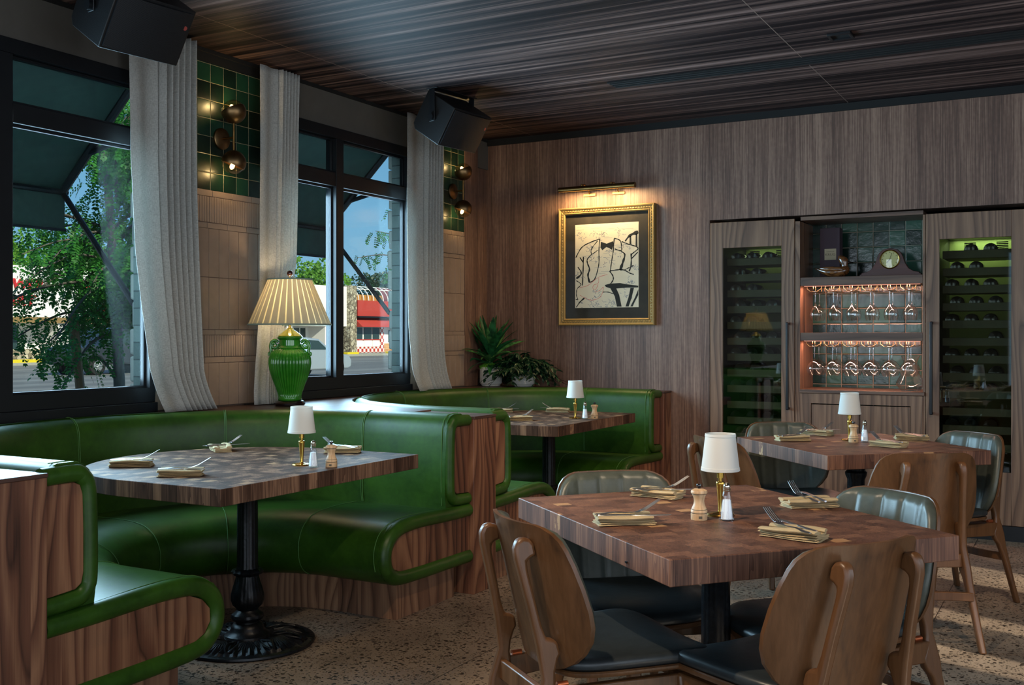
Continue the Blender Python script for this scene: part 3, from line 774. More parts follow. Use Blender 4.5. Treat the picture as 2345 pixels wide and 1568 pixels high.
def iron_disc(parent):
    m_ = MB()
    def shell(a, t_, z): return 1
    rows = []
    prof = [(0.275, 0.0), (0.282, 0.006), (0.280, 0.014), (0.262, 0.018), (0.250, 0.0165), (0.240, 0.022), (0.215, 0.028), (0.185, 0.033), (0.155, 0.035), (0.125, 0.034), (0.10, 0.030), (0.06, 0.03)]
    n = 192
    for k, (r, z) in enumerate(prof):
        row = []
        for i in range(n):
            a = 2*pi*i/n
            dz = 0.0; rr = r
            if 4 <= k <= 10:
                env = sin(pi*(k-3)/8.0)
                dz = (0.006*cos(48*a+0.0)+0.007*cos(8*a)*cos(3.0*(k-4)))*env
            if k in (4, 5): rr = r*(1+0.012*cos(24*a))
            row.append((rr*cos(a), rr*sin(a), max(0, z+dz)))
        rows.append(row)
    m_.grid(rows, closeu=True, caps=True)
    # fan shells and leaf tips cast around the rim
    for j in range(8):
        a0 = 2*pi*j/8
        for q in range(-6, 7):
            a = a0+q*0.052; l0, l1 = 0.108+0.004*abs(q), 0.226-0.0011*q*q
            am = lerp(a0+q*0.012, a, 0.55)
            m_.tube(smooth_path([(l0*cos(a0+q*0.012), l0*sin(a0+q*0.012), 0.036), ((l0+l1)/2*cos(am), (l0+l1)/2*sin(am), 0.042), (l1*cos(a), l1*sin(a), 0.027)], 3), [0.0018, 0.0024, 0.0032, 0.0038, 0.0042, 0.0036, 0.0026], 6)
        for q in (-1, 1):
            b = a0+pi/8+q*0.05
            m_.tube(smooth_path([(0.12*cos(b), 0.12*sin(b), 0.037), (0.17*cos(b+q*0.08), 0.17*sin(b+q*0.08), 0.041), (0.215*cos(b+q*0.02), 0.215*sin(b+q*0.02), 0.034), (0.232*cos(b-q*0.03), 0.232*sin(b-q*0.03), 0.026)], 3), 0.0045, 6)
    m_.build('base_disc', 'cast_iron', parent)
def booth_table(y0, label, xfr=-2.668, corner=0.0):
    cy = y0; t = thing('booth_table', label, 'table', (-3.12, cy, 0))
    hw = 0.62; poly = []
    x1 = xfr+3.12
    poly = [(x1, -hw), (x1, hw)]; cxx = -0.06
    n = 40
    for i in range(n+1):
        a = pi/2+pi*i/n; poly.append((cxx+0.60*cos(a), hw*sin(a)))
    if corner:
        poly = [(x1, -hw+corner*0.25), (x1, hw)]+poly[2:-1]+[(cxx, -hw), (x1-corner, -hw)]
    MB().prism(poly, 0.697, 0.76).build('tabletop', 'butcher_block_grey', t, bevel=0.002)
    MB().box(-0.2, 0.2, -0.03, 0.03, 0.685, 0.697).build('mounting_plate', 'cast_iron', t)
    iron_column(t, 0.697); iron_disc(t)
    return t
booth_table(3.35, 'half-oval butcher block table on ornate iron base in the nearer green booth')
booth_table(6.18, 'half-oval butcher block table in the far green booth under the potted plants', xfr=-2.76, corner=0.10)
def square_table(cx_, cy_, ang, lx, ly, label, cross=True):
    t = thing('dining_table', label, 'table', (cx_, cy_, 0), ang)
    MB().box(-lx/2, lx/2, -ly/2, ly/2, 0.693, 0.76).build('tabletop', 'butcher_block', t, bevel=0.0025)
    MB().box(-0.16, 0.16, -0.16, 0.16, 0.682, 0.693).build('mounting_plate', 'cast_iron', t)
    def fl(a, t_, z): return 1+0.06*abs(cos(6*a))-0.03
    m_ = MB(); m_.lathe([(0.055, 0.05), (0.054, 0.09), (0.043, 0.10), (0.043, 0.3), (0.041, 0.58), (0.050, 0.60), (0.052, 0.615), (0.043, 0.625), (0.046, 0.65), (0.056, 0.66), (0.056, 0.672), (0.048, 0.682)], 60, mod=fl)
    m_.build('column', 'cast_iron', t)
    for k in range(4):
        a = pi/4+k*pi/2
        l = MB(); l.add([(0.04, -0.028, 0.075), (0.04, 0.028, 0.075), (0.04, 0.028, 0.02), (0.04, -0.028, 0.02), (0.31, -0.02, 0.022), (0.31, 0.02, 0.022), (0.31, 0.02, 0.0), (0.31, -0.02, 0.0)],
              [(0, 1, 2, 3), (4, 7, 6, 5), (0, 4, 5, 1), (3, 2, 6, 7), (0, 3, 7, 4), (1, 5, 6, 2)], T=Matrix.Rotation(a, 4, 'Z'))
        l.build('leg', 'cast_iron', t, bevel=0.004)
    return t
T3 = square_table(-0.984, 3.066, radians(139.2), 1.03, 0.885, 'square butcher block dining table nearest the camera')
T4 = square_table(-1.02, 5.437, radians(133), 0.90, 0.86, 'square butcher block dining table farther back in front of the wine cabinets')
# small screw plug on the end grain of the near table
MB().box(-0.004, 0.004, -0.004, 0.004, -0.002, 0.003).build('screw_plug', 'cast_iron', T3)
bpy.data.objects['screw_plug'].location = (-0.287, 0.4425, 0.708)
# ------------------------------------------------------------------ chairs
WT = [(0, .10), (.03, .137), (.08, .170), (.15, .200), (.25, .226), (.35, .237), (.45, .239), (.6, .233), (.75, .222), (.85, .211), (.91, .200), (.955, .183), (.985, .160), (1, .135)]
ZB0, ZB1 = 0.425, 0.815
def ysh(z): return -0.222-(z-0.43)*0.235
def back_grid(off, scale=1.0, nu=31, bulge=None):
    rows = []
    vs = [0, .012, .03, .055, .08, .115, .15, .2, .25, .3, .35, .4, .45, .5, .55, .6, .65, .7, .75, .8, .85, .88, .91, .935, .955, .972, .985, .994, 1]
    for v in vs:
        w = interp(WT, v)
        z = lerp(ZB0, ZB1, v); zc = (ZB0+ZB1)/2; z = zc+(z-zc)*(1-(1-scale)*0.6)
        row = []
        for i in range(nu):
            u = -1+2*i/(nu-1); x = u*w*scale
            y = ysh(z)+0.085*(x/0.24)**2
            b = bulge(x, u, v) if bulge else 0
            row.append((x, y+off+b, z))
        rows.append(row)
    return rows
def closed_sheet(mb, A, B):
    """two equal grids closed along their rim"""
    n = len(A[0]); m = len(A)
    mb.grid(A); mb.grid(B)
    ra = A[0]+[A[j][-1] for j in range(1, m)]+A[-1][::-1][1:]+[A[j][0] for j in range(m-2, 0, -1)]
    rb = B[0]+[B[j][-1] for j in range(1, m)]+B[-1][::-1][1:]+[B[j][0] for j in range(m-2, 0, -1)]
    mb.grid([ra, rb], closeu=True)
def make_chair():
    t = thing('dining_chair', 'chair', 'chair')
    mb = MB(); closed_sheet(mb, back_grid(-0.012), back_grid(0.0)); mb.build('back_shell', 'chair_wood', t)
    seams = [-0.129, -0.043, 0.043, 0.129]
    def bulge(x, u, v):
        e = min(1, (1-abs(u))/0.10)*min(1, v/0.05)*min(1, (1-v)/0.05); e = e**0.45 if e > 0 else 0
        d = min(abs(x-s_) for s_ in seams)
        return 0.030*e-0.009*max(0, 1-d/0.022)**1.5*e
    A = back_grid(0.0005, 0.975, 61); B = back_grid(0.0008, 0.975, 61, bulge)
    mb = MB(); closed_sheet(mb, A, B); mb.build('back_cushion', 'slate_back_leather', t, angle=60)
    # seat: plywood pan and leather pad
    def outline(s, n=64):
        pts = []
        for i in range(n):
            a = 2*pi*i/n; ca, sa = cos(a), sin(a)
            e = 0.42
            x = (abs(ca)**e)*(1 if ca > 0 else -1); y = (abs(sa)**e)*(1 if sa > 0 else -1)
            hw = lerp(0.198, 0.248, (y+1)/2)
            yy = 0.015+y*0.222+0.012*(1-x*x)*y
            pts.append((x*hw*s, 0.015+(yy-0.015)*s))
        return pts
    def dish(x, y): return 0.020*(x/0.24)**2-0.006+(-0.018*max(0, (y-0.12)/0.12)**2)
    def ring(s, z): return [(x, y, z+dish(x, y)) for x, y in outline(s)]
    MB().grid([ring(0.15, 0.413), ring(0.97, 0.413), ring(0.985, 0.418), ring(0.985, 0.424), ring(0.97, 0.428), ring(0.15, 0.428)], closeu=True, caps=True).build('seat_pan', 'chair_wood', t)
    MB().grid([ring(0.2, 0.4285), ring(0.95, 0.4285), ring(0.992, 0.435), ring(1.0, 0.443), ring(0.992, 0.452), ring(0.965, 0.459), ring(0.90, 0.4635), ring(0.75, 0.467), ring(0.5, 0.469), ring(0.25, 0.470), ring(0.05, 0.470)], closeu=True, caps=True).build('seat', 'slate_leather', t)
    # uprights that run down into the rear legs
    def P_(z, o_): return (ysh(z)-0.012+0.022+o_, z)
    prof = [P_(.735, -.001), P_(.765, .001), P_(.778, -.008), P_(.783, -.026), P_(.775, -.044), P_(.755, -.056), P_(.73, -.060), P_(.60, -.058), P_(.50, -.060), P_(.42, -.066), (-.298, .34), (-.304, .28), (-.322, .20), (-.345, .10), (-.372, 0.0),
            (-.346, 0.0), (-.314, .12), (-.286, .22), (-.258, .29), (-.236, .315), (-.225, .345), (-.238, .375), (-.244, .41), (-.242, .44), P_(.47, -.012), P_(.482, -.001), P_(.512, -.002), P_(.520, -.012), P_(.524, -.030), P_(.56, -.034), P_(.70, -.034), P_(.722, -.030), P_(.730, -.018)]
    T = Matrix(((0, 0, 1, 0), (1, 0, 0, 0), (0, 1, 0, 0), (0, 0, 0, 1)))
    for sg in (-1, 1):
        # splay: shear x with height
        sh = Matrix(((1, 0, -0.09*sg, 0), (0, 1, 0, 0), (0, 0, 1, 0), (0, 0, 0, 1)))
        T2 = Matrix.Translation((sg*0.185, 0, 0)) @ sh
        MB().prism(prof, -0.015, 0.015, T=T2 @ T).build('leg', 'chair_wood', t, bevel=0.009, seg=3)
        T3_ = Matrix.Translation((sg*0.205, 0, 0))
        fl = [(0.150, 0.405), (0.205, 0.405), (0.212, 0.33), (0.222, 0.15), (0.232, 0.0), (0.210, 0.0), (0.190, 0.15), (0.168, 0.30), (0.140, 0.345)]
        MB().prism(fl, -0.014, 0.014, T=T3_ @ T).build('leg', 'chair_wood', t, bevel=0.006, seg=3)
        MB().add([(sg*0.152-.012, -0.262, 0.33), (sg*0.152+.012, -0.262, 0.33), (sg*0.152+.012, -0.262, 0.395), (sg*0.152-.012, -0.262, 0.395),
                  (sg*0.203-.012, 0.165, 0.355), (sg*0.203+.012, 0.165, 0.355), (sg*0.203+.012, 0.165, 0.408), (sg*0.203-.012, 0.165, 0.408)],
                 [(0, 1, 2, 3), (4, 7, 6, 5), (0, 4, 5, 1), (3, 2, 6, 7), (0, 3, 7, 4), (1, 5, 6, 2)]).build('side_rail', 'chair_wood', t, bevel=0.004)
        MB().cyl((sg*0.148, -0.235, 0.402), (sg*0.148, -0.205, 0.402), 0.008, n=10).build('bracket', 'copper', t)
    MB().box(-0.195, 0.195, 0.152, 0.172, 0.35, 0.404).build('front_rail', 'chair_wood', t, bevel=0.004)
    MB().box(-0.145, 0.145, -0.275, -0.255, 0.335, 0.39).build('rear_rail', 'chair_wood', t, bevel=0.004)
    rows = []
    for i in range(13):
        u = -1+i/6; x = u*0.165; y = -0.318+0.03*(1-u*u)
        rows.append([(x, y-.009, .205), (x, y-.009, .24), (x, y+.009, .24), (x, y+.009, .205)])
    MB().grid(rows, closeu=True, caps=True).build('stretcher', 'chair_wood', t, bevel=0.003)
    return t
CHAIRS = [  # x, y, facing angle, label
    (-1.17, 2.695, 52, 'wooden-backed chair at the near left side of the near square table'),
    (-0.70, 2.74, 148, 'wooden chair with its broad brown back filling the lower right corner of the picture'),
    (-1.31, 3.235, -50, 'chair with channelled grey leather back at the far left of the near square table'),
    (-0.69, 3.20, 236, 'chair with blue-grey channelled leather back on the far right side of the near square table'),
    (-1.40, 5.075, 52, 'chair seen from behind half hidden by the small lamp of the near square table'),
    (-1.36, 5.63, -58, 'chair with green-grey leather back under the left wine cabinet'),
    (-0.67, 5.48, 232, 'chair in front of the right wine cabinet at the far right of the picture'),
    (-0.72, 4.885, 121, 'wooden chair seen from behind at the right corner of the farther square table'),
]
def place_chair(i, c):
    x, y, a, lb = c; rz = radians(a-90)
    g_ = 'dining chairs around the square tables'
    if i == 0:
        o = PROTO; o.location = (x, y, 0); o.rotation_euler = (0, 0, rz); o['label'] = lb; o['group'] = g_
    else: copy_tree(PROTO, (x, y, 0), rz, lb, g_)
PROTO = make_chair()
for i, c in enumerate(CHAIRS): place_chair(i, c)

# ------------------------------------------------------------------ small table lamps, shakers, mills
ZT = 0.7605
def table_lamp():
    t = thing('table_lamp', 'x', 'lamp')
    MB().lathe([(0.0, 0), (0.040, 0.0), (0.041, 0.003), (0.038, 0.006), (0.012, 0.009), (0.008, 0.012)], 40).build('base', 'brass', t)
    MB().lathe([(0.0085, 0.009), (0.0065, 0.016), (0.0085, 0.05), (0.0125, 0.092), (0.0135, 0.098), (0.012, 0.101), (0.006, 0.102), (0.006, 0.112), (0.011, 0.113), (0.011, 0.129), (0.007, 0.130), (0.006, 0.15)], 28).build('stem', 'brass', t)
    n = 48; mb = MB()
    rows = [[(r*cos(2*pi*i/n), r*sin(2*pi*i/n), z) for i in range(n)] for r, z in ((0.0565, 0.134), (0.0580, 0.135), (0.0572, 0.144), (0.0560, 0.145), (0.0452, 0.236), (0.0462, 0.237), (0.0455, 0.245), (0.0440, 0.245), (0.0440, 0.237), (0.0545, 0.144))]
    mb.grid(rows, closeu=True, closev=True); mb.build('lamp_shade', 'white_shade', t)
    m_ = MB()
    for k in range(3):
        a = 2*pi*k/3; m_.tube([(0, 0, 0.232), (0.0445*cos(a), 0.0445*sin(a), 0.238)], 0.0012, 6)
    m_.cyl((0, 0, 0.15), (0, 0, 0.233), 0.0014, n=6)
    m_.build('shade_carrier', 'brass', t)
    MB().sphere((0, 0, 0.172), 0.014, 14, 10, sz=1.4).build('bulb', 'lamp_glass', t)
    return t
def salt_shaker():
    t = thing('salt_shaker', 'x', 'salt shaker')
    def oct_(a, t_, z): return 1+0.05*cos(8*a)
    mb = MB(); mb.lathe([(0.0, 0), (0.0205, 0.0), (0.0215, 0.006), (0.019, 0.014), (0.0175, 0.03), (0.0135, 0.06), (0.0105, 0.084), (0.0095, 0.086)], 32, mod=oct_); mb.build('glass_body', 'salt_glass', t)
    MB().lathe([(0.0, 0.003), (0.017, 0.004), (0.0155, 0.03), (0.0115, 0.06), (0.0, 0.062)], 24).build('salt', 'salt_white', t)
    MB().lathe([(0.0100, 0.084), (0.0112, 0.086), (0.0112, 0.089), (0.0100, 0.090), (0.0112, 0.092), (0.0112, 0.095), (0.0100, 0.096), (0.0105, 0.099), (0.0085, 0.105), (0.0045, 0.109), (0.0, 0.110)], 28).build('cap', 'cap_chrome', t)
    return t
def pepper_mill():
    t = thing('pepper_mill', 'x', 'pepper mill')
    MB().lathe([(0.0, 0), (0.0235, 0), (0.0240, 0.003), (0.0240, 0.018), (0.0228, 0.019), (0.0228, 0.021), (0.0240, 0.022), (0.0238, 0.028), (0.0222, 0.030), (0.0222, 0.0315), (0.0215, 0.033), (0.0165, 0.045), (0.0148, 0.055), (0.0162, 0.065), (0.0195, 0.072), (0.0197, 0.075)], 36).build('body', 'mill_wood', t)
    MB().lathe([(0.0190, 0.0755), (0.0235, 0.0775), (0.0242, 0.081), (0.0225, 0.086), (0.0150, 0.090), (0.0, 0.092)], 36).build('head', 'mill_wood', t)
    MB().lathe([(0.0045, 0.091), (0.0045, 0.095), (0.0075, 0.097), (0.0080, 0.101), (0.0065, 0.1045), (0.0, 0.106)], 24).build('knob', 'dark_base', t)
    MB().box(-0.005, 0.005, -0.0247, -0.0238, 0.006, 0.013).build('stamp', 'label_ink', t)
    for z, r in ((0.020, 0.0231), (0.0308, 0.0225), (0.0755, 0.0200)): MB().lathe([(r-0.001, z-0.0008), (r+0.0004, z-0.0006), (r+0.0004, z+0.0006), (r-0.001, z+0.0008)], 36, caps=False).build('groove', 'label_ink', t)
    return t
mk_glass('salt_glass', (0.95, 0.97, 1.0, 1), 0.08)
LAMP, SALT, MILL = table_lamp(), salt_shaker(), pepper_mill()
SETS = [  # table name, lamp xy, salt xy, mill xy
    ('the nearer booth table', (-2.872, 3.405), (-2.790, 3.380), (-2.728, 3.420)),
    ('the far booth table', (-2.930, 6.186), (-2.862, 6.190), (-2.815, 6.235)),
    ('the near square table', (-0.968, 3.060), (-0.925, 2.985), (-1.000, 2.958)),
    ('the farther square table', (-1.078, 5.575), (-0.995, 5.530), (-1.040, 5.478)),
]
for i, (nm, l, s_, m_) in enumerate(SETS):
    for proto, xy, lb, gr, rz in ((LAMP, l, 'small brass lamp with white shade on '+nm, 'small table lamps', 0.3*i),
                              (SALT, s_, 'glass salt shaker beside the lamp on '+nm, 'salt shakers', 0.2*i),
                              (MILL, m_, 'wooden pepper mill beside the salt shaker on '+nm, 'pepper mills', 0.5)):
        if i == 0:
            proto.location = (xy[0], xy[1], ZT); proto['label'] = lb; proto['group'] = gr; proto.rotation_euler = (0, 0, rz)
        else: copy_tree(proto, (xy[0], xy[1], ZT), rz, lb, gr)

# ------------------------------------------------------------------ napkins and cutlery
def napkin_mesh(seed):
    """tan cloth folded in soft layers, upper layer rolled along both long edges"""
    rnd = random.Random(seed); mb = MB(); L, W = 0.165, 0.085
    ph = rnd.uniform(0, 6); fan = rnd.uniform(-0.05, 0.05)
    def warp(x, y, z, k):
        u = x/L; v = y/W
        s = 1+0.10*u*(1 if seed % 2 else -1)
        y2 = y*s+0.0035*sin(3.1*u*2+ph+k*0.8)+x*fan*(k-1.5)*0.35
        x2 = x+0.004*sin(5*v+k*1.7+ph)
        z2 = z+0.0016*sin(4.5*u+k+ph)*(k/3)+0.0012*sin(6*v+ph)*(k/3)
        return (x2, y2, max(0.0003, z2))
    for k in range(4):
        z0 = 0.0048*k; w = W*(1-0.05*k)*rnd.uniform(0.97, 1.03); l = L*(1-rnd.uniform(0, 0.05)); rows = []
        for i in range(19):
            x = -l/2+l*i/18; row = []
            for j in range(18):
                a = 2*pi*j/18; cy_ = cos(a); sy_ = sin(a)
                yy = (abs(cy_)**0.55)*(1 if cy_ > 0 else -1)*w/2; zz = z0+0.0026+0.0024*(abs(sy_)**0.9)*(1 if sy_ > 0 else -1)
                row.append(warp(x, yy, zz, k))
            rows.append(row)
        mb.grid(rows, closeu=True, caps=True)
    for e, rr in ((1, 0.0068), (-1, 0.0058)):
        rows = []
        for i in range(19):
            x = -L/2*0.97+L*0.97*i/18; t_ = abs(i-9)/9
            r1 = rr*(1-0.25*t_*t_)
            rows.append([warp(x, e*(W/2*0.72+0.014*cos(a)), 0.0205+r1*0.5+r1*sin(a)*0.95, 3) for a in [2*pi*q/14 for q in range(14)]])
        mb.grid(rows, closeu=True, caps=True)
    return mb
def fork():
    t = thing('fork', 'x', 'fork')
    L = 0.19
    # side curve z(x): handle end touches down, neck low, tines sweep up
    zc = [(0, .003), (.02, .0035), (.06, .007), (.10, .0045), (.125, .006), (.15, .014), (.17, .026), (.195, .042)]
    wd = [(0, .0045), (.01, .0095), (.03, .0085), (.07, .005), (.10, .0032), (.118, .0045), (.130, .0115), (.142, .0125)]
    rows = []
    for i in range(25):
        x = 0.142*i/24; w = interp(wd, x); z = interp(zc, x); h_ = 0.0012
        rows.append([(x, -w, z), (x, -w*0.5, z+h_), (x, w*0.5, z+h_), (x, w, z), (x, w*0.5, z-h_), (x, -w*0.5, z-h_)])
    mb = MB(); mb.grid(rows, closeu=True, caps=True)
    mb.build('handle', 'steel', t)
    for k in range(4):
        y = -0.0102+0.0068*k
        pts = [(x, y*(1-0.06*(x-.138)/.05), interp(zc, x)) for x in (0.138, 0.148, 0.158, 0.168, 0.178, 0.188, 0.195)]
        MB().tube(smooth_path(pts, 2), [0.0021]*9+[0.0017, 0.0014, 0.001, 0.0007], 8, flat=(1, 0.7)).build('tine', 'steel', t)
    return t
def knife():
    t = thing('knife', 'x', 'knife')
    rows = []
    for i in range(13):
        x = 0.095*i/12; w = interp([(0, .004), (.01, .0085), (.05, .0075), (.09, .0062), (.095, .005)], x)
        rows.append([(x, w*cos(a), 0.0035+0.003*sin(a)) for a in [2*pi*q/8 for q in range(8)]])
    MB().grid(rows, closeu=True, caps=True).build('handle', 'steel', t)
    bl = [(0.094, -0.004), (0.12, -0.0085), (0.17, -0.0095), (0.195, -0.007), (0.208, 0.0), (0.212, 0.006), (0.18, 0.0075), (0.094, 0.005)]
    MB().prism(bl, 0.0028, 0.0042).build('blade', 'steel', t, bevel=0.0005, seg=1)
    return t
FORK, KNIFE = fork(), knife()
# x, y, napkin direction, fork direction, seat the setting belongs to, table z lift, flipped handle offset
NAPS = [
    (-3.462, 3.035, 35, 35, 'at the window end of the nearer booth table'),
    (-3.065, 2.925, 38, 38, 'at the near left edge of the nearer booth table'),
    (-3.565, 3.650, -38, 70, 'at the far left curve of the nearer booth table'),
    (-3.02, 3.870, 30, 175, 'behind the lamp on the nearer booth table'),
    (-3.62, 6.42, 28, 28, 'at the window end of the far booth table'),
    (-3.17, 5.86, 35, 62, 'at the partition side of the far booth table'),
    (-3.27, 6.62, 15, 200, 'behind the lamp on the far booth table'),
    (-1.168, 2.792, 38, 38, 'at the left edge of the near square table'),
    (-1.262, 3.310, -8, 38, 'at the far left edge of the near square table'),
    (-0.772, 3.352, 40, 130, 'at the far right edge of the near square table'),
    (-0.690, 2.815, -12, 140, 'at the near right edge of the near square table'),
    (-1.330, 5.410, 35, 55, 'at the left edge of the farther square table'),
    (-1.290, 5.790, -20, 50, 'at the far left edge of the farther square table'),
    (-0.850, 5.340, -18, 140, 'at the near edge of the farther square table'),
    (-0.800, 5.740, 15, 140, 'at the right edge of the farther square table'),
]
for i, (x, y, a, fa, where) in enumerate(NAPS):
    r = radians(a); fr = radians(fa)
    nk = napkin_mesh(i).build('napkin', 'napkin', None, angle=60); nk.location = (x, y, ZT-0.0002); nk.rotation_euler = (0, 0, r)
    tag(nk, 'folded tan cloth napkin '+where, 'napkin', 'napkins of the place settings')
    d = Vector((cos(fr), sin(fr))); q = Vector((-d.y, d.x))
    zf = ZT+0.0245
    fx, fy = Vector((x, y))-d*0.085+q*0.010; kx, ky = Vector((x, y))-d*0.080-q*0.014
    kr = fr-radians(7)
    if i == 0:
        FORK.location = (fx, fy, zf); FORK.rotation_euler = (0, 0, fr); KNIFE.location = (kx, ky, zf); KNIFE.rotation_euler = (0, 0, kr)
        f_, k_ = FORK, KNIFE
    else:
        f_ = copy_tree(FORK, (fx, fy, zf), fr, ''); k_ = copy_tree(KNIFE, (kx, ky, zf), kr, '')
    f_['label'] = 'steel fork on the napkin '+where; f_['group'] = 'forks of the place settings'
    k_['label'] = 'steel knife on the napkin '+where; k_['group'] = 'knives of the place settings'

# ------------------------------------------------------------------ green jar lamp
def jar_lamp():
    t = thing('jar_lamp', 'large lamp with ribbed green ceramic jar base and pleated shade on the window ledge', 'lamp', (-3.985, 4.622, LED-0.0035))
    MB().lathe([(0.0, 0.0), (0.078, 0.0), (0.086, 0.006), (0.087, 0.016), (0.080, 0.026), (0.070, 0.030), (0.0, 0.030)], 48).build('wood_base', 'dark_base', t)
    def rib(a, t_, z):
        e = max(0.0, min(1, (z-0.045)/0.02))*max(0.0, min(1, (0.318-z)/0.02))
        return 1+e*(0.075*abs(cos(19*a))**0.8-0.045)
    MB().lathe([(0.062, 0.030), (0.068, 0.034), (0.068, 0.045), (0.064, 0.055), (0.068, 0.075), (0.082, 0.115), (0.099, 0.160), (0.112, 0.205), (0.117, 0.240), (0.115, 0.270), (0.105, 0.298), (0.086, 0.318), (0.068, 0.328)], 228, mod=rib).build('jar', 'green_glaze', t, angle=70)
    MB().lathe([(0.069, 0.325), (0.072, 0.330), (0.066, 0.336), (0.060, 0.342), (0.060, 0.372), (0.065, 0.378), (0.072, 0.384), (0.073, 0.390), (0.067, 0.394)], 56).build('neck', 'green_glaze', t)
    MB().lathe([(0.066, 0.393), (0.068, 0.397), (0.060, 0.404), (0.035, 0.424), (0.018, 0.434), (0.014, 0.440)], 48).build('lid', 'yellow_glaze', t)
    # scroll handles
    for sg in (-1, 1):
        c1 = []
        for i in range(26):
            a = i/25*2.1*pi; r = 0.022*(1-i/34)
            c1.append((sg*(0.090+r*cos(a+pi*0.9)), 0, 0.345+r*sin(a+pi*0.9)))
        c2 = []
        for i in range(20):
            a = i/19*2.0*pi; r = 0.013*(1-i/30)
            c2.append((sg*(0.112-r*cos(a)), 0, 0.295-r*sin(a)))
        mb = MB(); mb.tube(c1, 0.0095, 10); mb.tube(c2, 0.007, 10); mb.tube(smooth_path([(sg*0.066, 0, 0.360), (sg*0.085, 0, 0.372), (sg*0.106, 0, 0.360), (sg*0.112, 0, 0.335), (sg*0.108, 0, 0.312), (sg*0.114, 0, 0.297)], 4), 0.009, 10)
        mb.build('handle', 'green_glaze', t).rotation_euler = (0, 0, radians(25))
    MB().lathe([(0.014, 0.438), (0.009, 0.444), (0.009, 0.458), (0.013, 0.460), (0.013, 0.49), (0.006, 0.495), (0.004, 0.74)], 20).build('stem', 'brass', t)
    # pleated shade
    NP = 32; segs = []
    for q in range(NP):
        a0 = 2*pi*q/NP
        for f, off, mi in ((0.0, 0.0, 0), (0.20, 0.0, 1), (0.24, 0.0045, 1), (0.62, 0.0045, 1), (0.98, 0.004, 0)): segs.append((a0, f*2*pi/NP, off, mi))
    vs = []; fs = []; ms = []; nr = 7; n = len(segs)
    for k in range(nr):
        v = k/(nr-1)
        for (a0, da, off, mi) in segs:
            a = a0+da*lerp(1.0, 1.0, v); R = lerp(0.228, 0.121, v)+off*(1.0-0.4*v)
            vs.append((R*cos(a), R*sin(a), lerp(0.462, 0.716, v)))
    for k in range(nr-1):
        for i_ in range(n):
            fs.append((k*n+i_, k*n+(i_+1) % n, (k+1)*n+(i_+1) % n, (k+1)*n+i_)); ms.append(segs[i_][3])
    mb = MB()
    mb.v = [Vector(p) for p in vs]; mb.f = [list(f_) for f_ in fs]; mb.mi = ms
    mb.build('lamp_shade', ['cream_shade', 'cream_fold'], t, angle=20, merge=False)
    tr = MB(); tr2 = MB()
    tr.tube([(0.2325*cos(2*pi*i/64), 0.2325*sin(2*pi*i/64), 0.461) for i in range(64)], 0.0045, 8, closed=True)
    tr2.tube([(0.1255*cos(2*pi*i/64), 0.1255*sin(2*pi*i/64), 0.717) for i in range(64)], 0.0045, 8, closed=True)
    tr.build('shade_trim', 'shade_cord', t); tr2.build('shade_trim', 'shade_cord', t)
    sp = MB()
    for k in range(3):
        a = 2*pi*k/3+0.5; sp.tube([(0, 0, 0.712), (0.122*cos(a), 0.122*sin(a), 0.714)], 0.0016, 6)
    sp.build('spider', 'brass', t)
    MB().sphere((0, 0, 0.752), 0.0175, 24, 16).build('finial', 'finial', t)
    MB().sphere((0, 0, 0.56), 0.028, 18, 12, sz=1.3).build('bulb', 'bulb_glow', t)
    return t
JL = jar_lamp()
copy_tree(JL, (-3.985, 0.42, LED-0.0035), 0.4, 'second green jar lamp, seen only as a reflection in the left wine cabinet door')
c_ = MB().tube(smooth_path([(-4.07, 4.66, LED+0.001), (-4.12, 4.70, LED+0.001), (-4.15, 4.66, LED+0.001), (-4.20, 4.60, LED+0.001), (-4.235, 4.52, LED+0.001)], 6), 0.003, 8).build('lamp_cord', 'dark_cord')
tag(c_, 'black lamp cord lying on the ledge behind the green jar lamp', 'cord')

# ------------------------------------------------------------------ curtains
def curtain(Lt, Rt, label, flat=0.42, folds=5, amp=0.028, x0=XW+0.085, hemlift=0.0, flip=False):
    """Lt/Rt: (z, y) tables for the two edges"""
    rows = []; nz = 46; nu = 150
    zt = 2.862; zb = LED+0.001
    for k in range(nz+1):
        v = k/nz; z = lerp(zt, zb, v)
        ya = interp(Lt, -z); yb = interp(Rt, -z)
        row = []
        for i in range(nu+1):
            u = i/nu
            if u < flat:
                w = 0.25*amp*sin(u/flat*2.2*pi); uu = u
            else:
                p = (u-flat)/(1-flat)*folds
                w = amp*(2*abs(sin(pi*p))**0.75-1)*0.9; uu = u+0.008*sin(2*pi*p)
            w *= 0.75+0.25*sin(3*v+i*0.02)
            x = x0+w+(0.03*max(0, (v-0.9)/0.1)**2)
            y = lerp(ya, yb, uu)+0.004*sin(6*v+u*4)
            row.append((x, y, z))
        rows.append(row)
    o = MB().grid(rows).build('curtain', 'linen', None, angle=80, solid=0.002)
    tag(o, label, 'curtain', 'linen curtains'); return o
T_ = lambda pts: [(-z, y) for y, z in pts]
curtain(T_([(3.640, 2.9), (3.652, 2.2), (3.685, 1.73), (3.728, 1.449), (3.785, 1.119), (3.855, 0.90)]), T_([(4.085, 2.9), (4.097, 2.04), (4.12, 1.459), (4.14, 1.108), (4.18, 0.98), (4.21, 0.90)]),
        'grey linen curtain hanging left of the tiled pier with the large brass wall lamp', flat=0.40, folds=6, amp=0.050)
curtain(T_([(4.585, 2.9), (4.582, 2.1), (4.582, 1.47), (4.56, 1.22), (4.54, 1.046), (4.505, 0.90)]), T_([(4.92, 2.9), (4.91, 2.13), (4.895, 1.74), (4.80, 1.347), (4.74, 1.038), (4.71, 0.90)]),
        'linen curtain falling behind the green jar lamp', flat=0.44, folds=6, amp=0.034)
